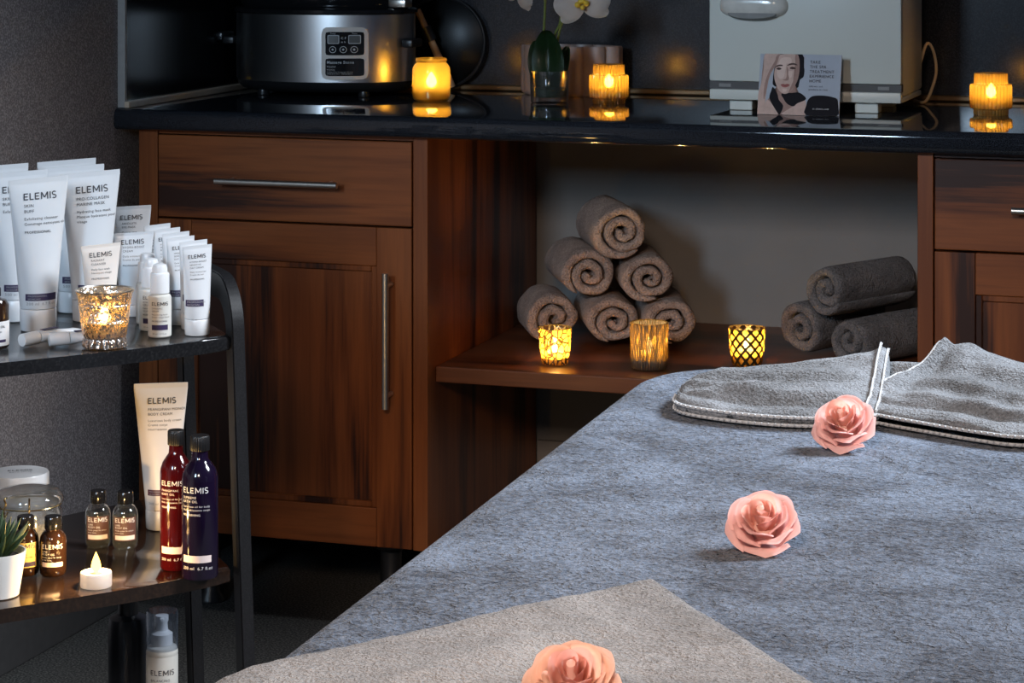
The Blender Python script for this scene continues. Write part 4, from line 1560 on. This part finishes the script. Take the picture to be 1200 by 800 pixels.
def card_surf(x, z, e):
    return ((x - 222) / 692 * LW_, -0.0022 - e, (682 - z) / 502 * LH_)


def card_text(lines, mat):
    bm = bmesh.new()
    for s, x0, zz, size in lines:
        vs, fs = text_geo(s, 1.0, 0.0)
        nv = [bm.verts.new(card_surf(x0 + x * size, zz - y * size, 0)) for x, y in vs]
        for f in fs:
            try:
                bm.faces.new([nv[i] for i in f])
            except ValueError:
                pass
    return put('lettering', bm, mat, lf, smooth=False)


card_text([('TAKE', 650, 255, 34), ('THE SPA', 650, 294, 34), ('TREATMENT', 650, 333, 34), ('EXPERIENCE', 650, 372, 34), ('HOME', 650, 411, 34),
           ('Gift sets and', 650, 450, 20), ('products to treat', 650, 476, 20)], ink)
card_text([('at elemis.com', 690, 635, 22)], ink_white)

# ------------------------------------------------------------------ trolley
tr = thing('trolley', 'black lacquered three tier trolley with curved end frames at the left edge', 'trolley', (0, 0, 0))
front = [(-1.83, 2.51), (-1.745, 2.620), (-1.675, 2.712), (-1.6153, 2.795), (-1.550, 2.874), (-1.490, 2.950), (-1.448, 3.013), (-1.428, 3.046)]
back = [(-1.700, 3.405), (-1.722, 3.375), (-1.775, 3.262), (-1.84, 3.14), (-1.93, 2.99), (-2.00, 2.90)]
corner_r = [(-1.418, 3.068), (-1.428, 3.082)]
for z, nm, mt in ((0.69, 'top_shelf', trolley_m), (0.375, 'shelf', trolley_brown), (0.06, 'bottom_shelf', trolley_m)):
    bm = bmesh.new()
    prism(bm, front + corner_r + back, z - 0.0185, z, bev=0.0025)
    put(nm, bm, mt, tr, angle=50)
DS = Vector((-0.64, 0.768, 0)).normalized()      # side direction, front leg to rear leg
DF = Vector((0.59, 0.81, 0)).normalized()        # along the shelves


def end_frame(p0, span, sgn):
    """flat bar bent into an upside-down U with rounded corners, splayed outward"""
    bm = bmesh.new()
    path = []
    zt_, rad = 0.768, 0.070
    n_ = 10
    path.append((0.0, 0.0, (1, 0)))
    path.append((0.0, 0.36, (1, 0)))
    for k in range(n_ + 1):
        t = PI / 2 * k / n_
        path.append((rad - rad * math.cos(t), zt_ - rad + rad * math.sin(t), (math.cos(t), -math.sin(t))))
    for k in range(n_ + 1):
        t = PI / 2 * k / n_
        path.append((span - rad + rad * math.sin(t), zt_ - rad + rad * math.cos(t), (-math.sin(t), -math.cos(t))))
    path.append((span, 0.36, (-1, 0)))
    path.append((span, 0.0, (-1, 0)))
    secs = []
    for s, z, (ns, nz) in path:
        out = DF * (sgn * 0.036 * (0.69 - z))
        c = Vector(p0) + DS * s + out + Vector((0, 0, z))
        inn = DS * ns + Vector((0, 0, nz))
        w, th = 0.036, 0.0195
        a = c
        b = c + inn * w
        secs.append([bm.verts.new(q) for q in (a, a + DF * (sgn * th), b + DF * (sgn * th), b)])
    for p, q in zip(secs, secs[1:]):
        for i in range(4):
            bm.faces.new((p[i], p[(i + 1) % 4], q[(i + 1) % 4], q[i]))
    bm.faces.new(secs[0][::-1])
    bm.faces.new(secs[-1])
    bmesh.ops.recalc_face_normals(bm, faces=bm.faces)
    bmesh.ops.bevel(bm, geom=bm.edges[:], offset=0.0018, segments=2, affect='EDGES')
    return put('end_frame', bm, trolley_leg, tr, angle=35)


end_frame((-1.4125, 3.0640, 0), 0.325, 1)
end_frame((-1.845, 2.52, 0), 0.325, -1)


# ------------------------------------------------------------------ cosmetic tubes, bottles and jars
def tube(label, loc, H, W, rc, lines, band, mat=white_pl, capm=white_cap, rz=0.0, ry=0.0, group=None, flat=0.0016, cap_h=None, band_m=navy, name='cosmetic_tube', rx=0.0, slant=0.0, text=True):
    t = thing(name, label, 'tube', loc, rz, group, ry=ry, rx=rx)
    ch = cap_h or H * 0.135
    put('cap', lathe([(0, 0), (rc * 0.93, 0), (rc * 0.97, 0.001), (rc, ch * 0.5), (rc, ch - 0.001), (rc * 0.97, ch), (rc * 0.9, ch + 0.0006), (0, ch + 0.0006)], 36), capm, t)

    def ab(z):
        k = min(1, max(0, (z - ch) / (H * 0.965 - ch)))
        a = lerp(rc * 0.99, W / 2, k ** 1.05)
        b = lerp(rc * 0.99, flat, k ** 1.25)
        return a, b

    bm = bmesh.new()
    seg = 36
    rows = []
    zs = [ch + 0.0012] + [lerp(ch + 0.004, H * 0.955, (k / 16)) for k in range(17)] + [H * 0.966, H * 0.97, H]
    for z in zs:
        a, b = ab(z)
        if z > H * 0.964:
            b = flat * 0.7
        rows.append([bm.verts.new((a * math.cos(2 * PI * i / seg), b * math.sin(2 * PI * i / seg), z + slant * (a * math.cos(2 * PI * i / seg)) * (z / H))) for i in range(seg)])
    for p, q in zip(rows, rows[1:]):
        for i in range(seg):
            bm.faces.new((p[i], p[(i + 1) % seg], q[(i + 1) % seg], q[i]))
    bm.faces.new(rows[0][::-1])
    bm.faces.new(rows[-1])
    body = put('body', bm, mat, t, angle=50)

    def surf(x, z, e):
        a, b = ab(z)
        x = max(-a * 0.98, min(a * 0.98, x))
        return (x, -b * math.sqrt(max(0, 1 - (x / a) ** 2)) - e, z + slant * x * z / H)
    if text and lines:
        put('lettering', lettering([q for q in lines if q[2] > H * 0.3], surf, 0.0005), ink, body, smooth=False)
        low = [q for q in lines if q[2] <= H * 0.3]
        if low:
            put('volume_lettering', lettering(low, surf, 0.0005), ink_light, body, smooth=False)
    if band:
        x0, x1, z0, z1 = band
        put('label_band', patch(surf, x0, x1, z0, z1, 0.0005), band_m, body)
        put('band_lettering', lettering([('PROFESSIONAL', x0 + (x1 - x0) * 0.06, z0 + (z1 - z0) * 0.55, (z1 - z0) * 0.36, 0.01), ('SKINCARE', x0 + (x1 - x0) * 0.06, z0 + (z1 - z0) * 0.14, (z1 - z0) * 0.34, 0.01)], surf, 0.0008), ink_light, body, smooth=False)
    return t


def big_lines(W, H, l1, l2, small, foot='500 ml  16.9 fl.oz'):
    x = -W * 0.24
    L = [('ELEMIS', x, H * 0.862, W * 0.148, 0.004)]
    z = H * 0.815
    for s in l1:
        L.append((s, x, z, W * 0.066, 0.0))
        z -= W * 0.085
    z -= W * 0.03
    for s in l2:
        L.append((s, x, z, W * 0.060, 0.0))
        z -= W * 0.078
    if small:
        L.append((small, x, z - W * 0.05, W * 0.055, 0.012))
    L.append((foot, -W * 0.23, H * 0.178, W * 0.06, 0.0))
    return L


GB = 'large white tubes at the back of the trolley top shelf'
TS = 0.6903
tube('large white tube standing nearest, left of the flared candle holder on the trolley', (-1.6930, 3.036, TS), 0.209, 0.0830, 0.0250,
     big_lines(0.088, 0.209, ['SKIN', 'BUFF'], ['Exfoliating cleanser', 'Gommage nettoyant visage'], 'PROFESSIONAL', '200 ml  6.7 fl.oz'), (-0.021, 0.021, 0.043, 0.0525), rz=R(42), ry=R(0), slant=-0.0 + 0.05, cap_h=0.030)
tube('large white tube right behind the flared candle holder with writing near its flat top', (-1.6640, 3.132, TS), 0.209, 0.086, 0.0250,
     big_lines(0.088, 0.209, ['PRO-COLLAGEN', 'MARINE MASK'], ['Hydrating face mask', 'Masque hydratant pour le', 'visage'], None, '200 ml'), (-0.021, 0.021, 0.043, 0.0525), rz=R(42), slant=0.05, cap_h=0.030)
tA = tube('large white tube second in the file behind the tube nearest the lying ones', (-1.7630, 3.100, TS), 0.209, 0.088, 0.0250, big_lines(0.088, 0.209, ['SKIN', 'BUFF'], ['Exfoliating cleanser'], None), (-0.021, 0.021, 0.043, 0.0525), rz=R(42), slant=0.04, group=GB, cap_h=0.030)
copy_tree(tA, (-1.8330, 3.170, TS), label='large white tube hindmost in the left file, its corner cut by the left frame')
copy_tree(tA, (-1.7230, 3.195, TS), label='large white tube second in the file behind the one with mask writing')
copy_tree(tA, (-1.7760, 3.270, TS), label='large white tube hindmost in the file behind the one with mask writing')

sl = lambda W, H, l1, l2, s: [(a_, b_ - 0.002, c_, d_, e_) if a_ == 'ELEMIS' else (a_, b_, c_, d_, e_) for a_, b_, c_, d_, e_ in big_lines(W, H, l1, l2, s, '50 ml')]
tube('small white tube glowing warm above the rim of the flared candle holder', (-1.6020, 3.046, TS), 0.120, 0.055, 0.0175,
     sl(0.06, 0.120, ['RADIANT', 'CLEANSER'], ['Daily face wash', 'Nettoyant visage'], 'PROFESSIONAL'), None, rz=R(40), slant=0.06, mat=cream_pl)
tube('medium white tube behind the glowing small tube and left of the pump bottles', (-1.6250, 3.188, TS), 0.118, 0.058, 0.018,
     sl(0.062, 0.118, ['HYDRA-BOOST', 'CREAM'], ['Daily moisturiser', 'Creme de jour'], 'PROFESSIONAL'), None, rz=R(28), slant=0.04)
tube('white tube with only its top showing, at the grey wall edge behind the others', (-1.6800, 3.292, TS), 0.142, 0.056, 0.018,
     sl(0.062, 0.142, ['ABSOLUTE', 'EYE MASK'], ['Masque yeux'], None), None, rz=R(28), slant=0.04)
GS = 'small white tubes filed along the right end of the trolley top shelf'
fr_l = sl(0.047, 0.121, ['HYDRA-BOOST', 'SENSITIVE', 'DAY CREAM'], ['Daily moisturiser', 'Creme de jour'], 'PROFESSIONAL')
tf = tube('small white tube at the very front of the file at the trolley right end', (-1.4680, 3.070, TS), 0.121, 0.041, 0.0172, fr_l, (-0.017, 0.006, 0.040, 0.0490), rz=R(38), slant=0.06, group=GS, cap_h=0.0215)
spots = [(-1.4940, 3.112, 'second'), (-1.5280, 3.142, 'third'), (-1.5560, 3.184, 'fourth'), (-1.5880, 3.220, 'fifth'), (-1.6220, 3.258, 'sixth and hindmost')]
for x, y, w in spots:
    copy_tree(tf, (x, y, TS), R(46), 'small white tube, ' + w + ' from the front in the right end file')


def small_lying(label, cap_pos, heading, L=0.095):
    t = tube(label, cap_pos, L, 0.026, 0.0088, [], None, rz=0, cap_h=0.026, flat=0.0012)
    t.rotation_euler = (R(-88.2), 0, -R(heading))
    put('label_band', BOX(-0.0045, 0.0045, 0, 0.0006, 0.034, 0.058), navy, t, loc=(0, -0.0088, 0), smooth=False)
    return t


small_lying('small white tube lying down, farther left of the two beside the candle holder', (-1.6450, 2.906, TS + 0.0088), 22)
small_lying('small white tube lying down, nearer the candle holder of the two', (-1.6130, 2.921, TS + 0.0088), 52, 0.084)


def pump_bottle(label, loc, mat, rz):
    t = thing('pump_bottle', label, 'bottle', loc, rz, 'small white pump bottles on the trolley top shelf')
    r = 0.0158
    b = put('body', lathe([(0, 0), (r * 0.92, 0), (r, 0.0015), (r, 0.052), (r * 0.95, 0.0555), (r * 0.7, 0.058), (r * 0.7, 0.059), (0, 0.059)], 40), mat, t)
    put('cap', lathe([(0, 0.0592), (r * 0.82, 0.0592), (r * 0.82, 0.084), (r * 0.78, 0.086), (r * 0.66, 0.087), (r * 0.65, 0.093), (r * 0.56, 0.097), (r * 0.30, 0.0985), (0, 0.0988)], 32), white_cap, t)
    sf = cyl_surf(r)
    put('lettering', lettering([('ELEMIS', -0.0115, 0.0435, 0.0066, 0.004), ('DYNAMIC', -0.0115, 0.0385, 0.0031, 0), ('SERUM', -0.0115, 0.0350, 0.0031, 0), ('Resurfacing facial', -0.0115, 0.0305, 0.0028, 0), ('Serum visage lissant', -0.0115, 0.0270, 0.0028, 0),
                                ('PROFESSIONAL', -0.0115, 0.0215, 0.0029, 0.02), ('30 ml 1.0 fl.oz', -0.0105, 0.0045, 0.0030, 0)], sf, 0.0004), ink, b, smooth=False)
    put('label_band', patch(sf, -0.0115, 0.0115, 0.0105, 0.0175, 0.0004), navy, b)
    return t


pb = plain('frosted_white_bottle', (0.74, 0.73, 0.68), 0.3, var=0.02, trans=0.1)
p1 = pump_bottle('small white pump bottle standing in front of the other two', (-1.5095, 3.040, TS), pb, R(27))
copy_tree(p1, (-1.5455, 3.085, TS), label='small pump bottle in the middle of the three, half hidden')
copy_tree(p1, (-1.5745, 3.132, TS), label='small pump bottle farthest back of the three')

db = thing('dropper_bottle', 'small dark bottle with a white label at the left end of the trolley top shelf', 'bottle', (-1.6790, 2.893, TS), R(30))
put('body', lathe([(0, 0), (0.018, 0), (0.0195, 0.002), (0.0195, 0.056), (0.016, 0.063), (0.008, 0.066), (0.008, 0.068), (0, 0.068)], 32), amber_glass, db)
put('label_band', lathe([(0.0197, 0.004), (0.0199, 0.0042), (0.0199, 0.036), (0.0197, 0.0362)], 32), white_label, db)
put('cap', lathe([(0, 0.068), (0.009, 0.068), (0.009, 0.078), (0.006, 0.082), (0, 0.083)], 24), black_plastic, db)
put('lettering', lettering([('FACIAL OIL', -0.008, 0.028, 0.0042, 0.01), ('Huile visage', -0.008, 0.022, 0.0034, 0), ('15 ml', -0.008, 0.016, 0.0034, 0), ], cyl_surf(0.0199), 0.0004), ink, db, smooth=False)
put('label_stripe', patch(cyl_surf(0.0199), -0.009, 0.017, 0.0090, 0.0125, 0.0004), navy, db)

# lower shelf
LS = 0.3753
tube('tall cream tube standing at the back of the trolley lower shelf', (-1.6080, 3.242, LS), 0.209, 0.0775, 0.0220,
     big_lines(0.078, 0.209, ['FRANGIPANI MONOI', 'BODY CREAM'], ['Luxurious body cream', 'Creme corps', 'nourrissante'], None, '200 ml'), (-0.019, 0.012, 0.050, 0.0585), rz=R(28), mat=cream_pl, capm=plain('cream_cap', (0.74, 0.69, 0.63), 0.3), band_m=maroon, slant=0.0, cap_h=0.028)


def tall_bottle(label, loc, mat, r, H, l2, rz):
    t = thing('oil_bottle', label, 'bottle', loc, rz, 'tall coloured glass oil bottles on the trolley lower shelf')
    sz_ = H - 0.020
    b = put('body', lathe([(0, 0), (r * 0.94, 0), (r, 0.003), (r, sz_ * 0.77), (r * 0.97, sz_ * 0.81), (r * 0.85, sz_ * 0.86), (r * 0.62, sz_ * 0.905), (r * 0.46, sz_ * 0.935), (r * 0.44, sz_ * 0.98), (r * 0.44, sz_), (0, sz_)], 56), mat, t)
    put('cap', lathe([(0, sz_ + 0.0002), (r * 0.5, sz_ + 0.0002, 1), (r * 0.52, sz_ + 0.001, 1), (r * 0.52, H - 0.002, 1), (r * 0.48, H, 0), (0, H, 0)], 144, flute=(24, 0.0008)), black_plastic, t)
    sf = cyl_surf(r)
    x = -r * 0.95
    put('lettering', lettering([('ELEMIS', x, H * 0.615, r * 0.43, 0.004), (l2[0], x, H * 0.575, r * 0.19, 0), (l2[1], x, H * 0.548, r * 0.19, 0), ('Luxurious oil for body', x, H * 0.515, r * 0.155, 0), ('Huile delassante corps', x, H * 0.490, r * 0.155, 0),
                                ('NOURISHING', x, H * 0.455, r * 0.16, 0.01)], sf, 0.0004), ink_white, b, smooth=False)
    put('volume_lettering', lettering([('200 ml  6.7 fl.oz', x, H * 0.075, r * 0.24, 0)], sf, 0.0004), ink_white, b, smooth=False)
    put('label_band', patch(sf, x, r * 0.75, H * 0.125, H * 0.175, 0.0004), pale_label, b)
    return t


tall_bottle('tall ruby red glass oil bottle with black cap', (-1.4900, 3.050, LS), red_bottle, 0.0215, 0.187, ('FRANGIPANI', 'BODY OIL'), R(20))
tall_bottle('tall deep purple glass oil bottle with black cap', (-1.4400, 3.020, LS), purple_bottle, 0.0245, 0.189, ('SUPREME', 'BATH OIL'), R(20))


def mini(label, loc, clear, rz, group, yellow=False):
    t = thing('miniature_bottle', label, 'bottle', loc, rz, group)
    r, H = 0.0180, 0.079
    body = [(0, 0), (r * 0.8, 0), (r * 0.95, 0.003), (r, 0.009), (r, 0.045), (r * 0.94, 0.052), (r * 0.72, 0.0585), (r * 0.55, 0.0605), (r * 0.55, 0.062)]
    b = put('body', lathe(body + ([] if clear else [(0, 0.062)]), 40), clear_glass if clear else amber_glass, t)
    if clear:
        put('oil', lathe([(0, 0.002), (r * 0.78, 0.002), (r * 0.93, 0.008), (r * 0.93, 0.044), (0, 0.044)], 32), liquid_m, t)
    put('cap', lathe([(0, 0.0622), (r * 0.62, 0.0622), (r * 0.64, 0.064), (r * 0.62, H - 0.001), (r * 0.58, H), (0, H)], 28), black_gloss, t)
    sf = cyl_surf(r)
    lb = patch(sf, -0.0175, 0.0175, 0.013, 0.046, 0.0003)
    lm = yellow_label if yellow else (brown_label if clear else None)
    if lm:
        put('label', lb, lm, b)
    else:
        lb.free()
    im = ink if yellow else ink_white
    put('lettering', lettering([('ELEMIS', -0.0145, 0.0385, 0.0082, 0.004), ('LIME', -0.0145, 0.0335, 0.0036, 0), ('BODY OIL', -0.0145, 0.0300, 0.0036, 0), ('Huile pour le corps', -0.0145, 0.0262, 0.0030, 0), ('et le bain', -0.0145, 0.0228, 0.0030, 0)], sf, 0.0006), im, b, smooth=False)
    put('label_band', patch(sf, -0.0145, 0.0145, 0.0145, 0.0205, 0.0006), pale_label if not yellow else navy, b)
    return t


GM, GD = 'clear miniature bottles on the trolley lower shelf', 'dark miniature bottles on the trolley lower shelf'
mini('clear glass miniature bottle with brown label, left of the matching pair', (-1.6430, 3.116, LS), True, R(26), GM)
mini('clear glass miniature bottle with brown label, right of the matching pair', (-1.6050, 3.124, LS), True, R(26), GM)
mini('dark miniature bottle with lettered glass between the candle and the plant', (-1.6310, 2.965, LS), False, R(26), GD)
mini('dark miniature bottle with a yellow label half behind the white plant pot', (-1.6670, 2.955, LS), False, R(26), GD, yellow=True)

# succulent
sp = thing('potted_succulent', 'spiky green succulent in a small white pot at the left edge', 'potted plant', (-1.6515, 2.853, LS))
put('pot', lathe([(0, 0), (0.0270, 0), (0.0285, 0.001), (0.0375, 0.056), (0.0375, 0.058), (0.0355, 0.058), (0.034, 0.050), (0, 0.048)], 40), pot_m, sp)
put('soil', lathe([(0, 0.0505), (0.025, 0.0505), (0.0338, 0.0495)], 24), soil_m, sp)
rnd = random.Random(4)
for k in range(26):
    q = k / 25
    az = k * 2.39996
    L_ = lerp(0.058, 0.044, q) * rnd.uniform(0.9, 1.1)
    el = lerp(1.35, 0.55, q ** 0.8)
    d = Vector((math.cos(az) * math.cos(el), math.sin(az) * math.cos(el), math.sin(el)))
    base = Vector((math.cos(az) * 0.007 * q, math.sin(az) * 0.007 * q, 0.049))
    bm = bmesh.new()
    P = [base + d * (L_ * t) + Vector((0, 0, 0.010 * t * t * q)) for t in [i / 8 for i in range(9)]]
    sweep(bm, P, 0.0062, 8, taper=lambda t: max(0.05, (0.75 + 0.5 * t) * (1 - t) ** 0.7 if t > 0.15 else 0.8))
    put('leaf', bm, succ_m, sp)

# clip-top jar and lidded jar
cj = thing('clip_top_jar', 'clear glass clip top jar with wire bail behind the dark miniature bottles', 'jar', (-1.7350, 3.085, LS))
r = 0.047
put('body', lathe([(0, 0), (r * 0.9, 0), (r, 0.004), (r, 0.050), (r * 0.93, 0.058), (r * 0.93, 0.062), (r * 0.90, 0.062), (r * 0.96, 0.050), (r * 0.96, 0.006), (0, 0.004)], 48), clear_glass, cj)
put('lid', lathe([(r * 0.90, 0.0635), (r * 1.02, 0.0635), (r * 1.04, 0.067), (r * 1.0, 0.073), (r * 0.86, 0.080), (r * 0.5, 0.083), (0, 0.0835)], 48), cloudy, cj)
put('contents', lathe([(0, 0.006), (r * 0.93, 0.006), (r * 0.94, 0.040), (r * 0.5, 0.044), (0, 0.043)], 32), plain('white_bath_salts', (0.55, 0.53, 0.50), 0.8, bump=1.0, var=0.3, scale=300), cj)
bm = bmesh.new()
sweep(bm, [((r * 0.955) * math.cos(2 * PI * i / 40), (r * 0.955) * math.sin(2 * PI * i / 40), 0.0605) for i in range(40)], 0.0011, 6, closed=True)
for a0 in (-1.75, -1.05):
    P = []
    for q, z in ((0.96, 0.058), (1.08, 0.052), (1.14, 0.060), (1.06, 0.070), (1.12, 0.077), (1.0, 0.078)):
        P.append((r * q * math.cos(a0), r * q * math.sin(a0), z))
    P = [bez(P, k / 24) for k in range(25)]
    sweep(bm, P, 0.0012, 6)
put('wire_bail', bm, plain('brass_wire', (0.6, 0.45, 0.2), 0.25, metal=1.0), cj)
wj = thing('screw_jar', 'white lidded jar farthest back on the trolley lower shelf at the left', 'jar', (-1.8130, 3.195, LS), R(30))
r = 0.042
put('body', lathe([(0, 0), (r * 0.95, 0), (r, 0.003), (r, 0.058), (0, 0.058)], 40), white_cap, wj)
wj.scale = (1, 1, 0.90)
lidp = put('lid', lathe([(0, 0.0585), (r * 1.03, 0.0585), (r * 1.04, 0.06), (r * 1.03, 0.082), (r * 1.0, 0.0845), (0, 0.0852)], 48), white_cap, wj)
put('lettering', lettering([('ELEMIS', -0.016, 0.002, 0.010, 0.004), ('BATH SALTS', -0.014, -0.008, 0.0052, 0)], lambda x, z, e: (x, z, 0.0856), 0), ink, lidp, smooth=False)

# bottom shelf
FS = 0.0603
sb = thing('spray_bottle', 'white spray bottle under a clear cap on the trolley bottom shelf', 'bottle', (-1.6250, 3.280, FS), R(26))
r = 0.0235
b_ = put('body', lathe([(0, 0), (r * 0.94, 0), (r, 0.003), (r, 0.118), (r * 0.985, 0.119), (r * 0.985, 0.1205), (r, 0.122), (r * 0.98, 0.126), (r * 0.90, 0.131), (r * 0.62, 0.134), (0, 0.134)], 48), pb, sb)
pm = put('pump', lathe([(0, 0.1342), (r * 0.66, 0.1342), (r * 0.66, 0.150), (r * 0.55, 0.1515), (r * 0.38, 0.155), (r * 0.34, 0.166), (r * 0.40, 0.168), (r * 0.40, 0.176), (0, 0.177)], 32), white_cap, sb)
bm = BOX(-0.003, 0.003, -0.016, -0.002, 0.169, 0.175, bev=0.001)
put('nozzle', bm, white_cap, pm)
put('clear_cap', lathe([(r * 0.99, 0.128), (r * 0.99, 0.180), (r * 0.95, 0.1835), (0, 0.1845)], 48), misty_plastic, sb)
put('lettering', lettering([('ELEMIS', -0.0175, 0.094, 0.0105, 0.004), ('BALANCING', -0.0175, 0.085, 0.0048, 0), ('LIME TONER', -0.0175, 0.0795, 0.0048, 0), ('Purifying spray toner', -0.0175, 0.072, 0.0042, 0)], cyl_surf(r), 0.0004), ink, b_, smooth=False)
kb = thing('dark_bottle', 'dark bottle with a black cap behind the spray bottle on the bottom shelf', 'bottle', (-1.7080, 3.335, FS), R(26))
r = 0.0300
put('body', lathe([(0, 0), (r * 0.95, 0), (r, 0.003), (r, 0.140), (r * 0.93, 0.151), (r * 0.55, 0.156), (0, 0.156)], 48), plain('smoky_blue_bottle', (0.020, 0.024, 0.032), 0.3), kb)
put('cap', lathe([(0, 0.1565), (r * 0.5, 0.1565), (r * 0.5, 0.190), (r * 0.46, 0.193), (0, 0.193)], 28), black_plastic, kb)
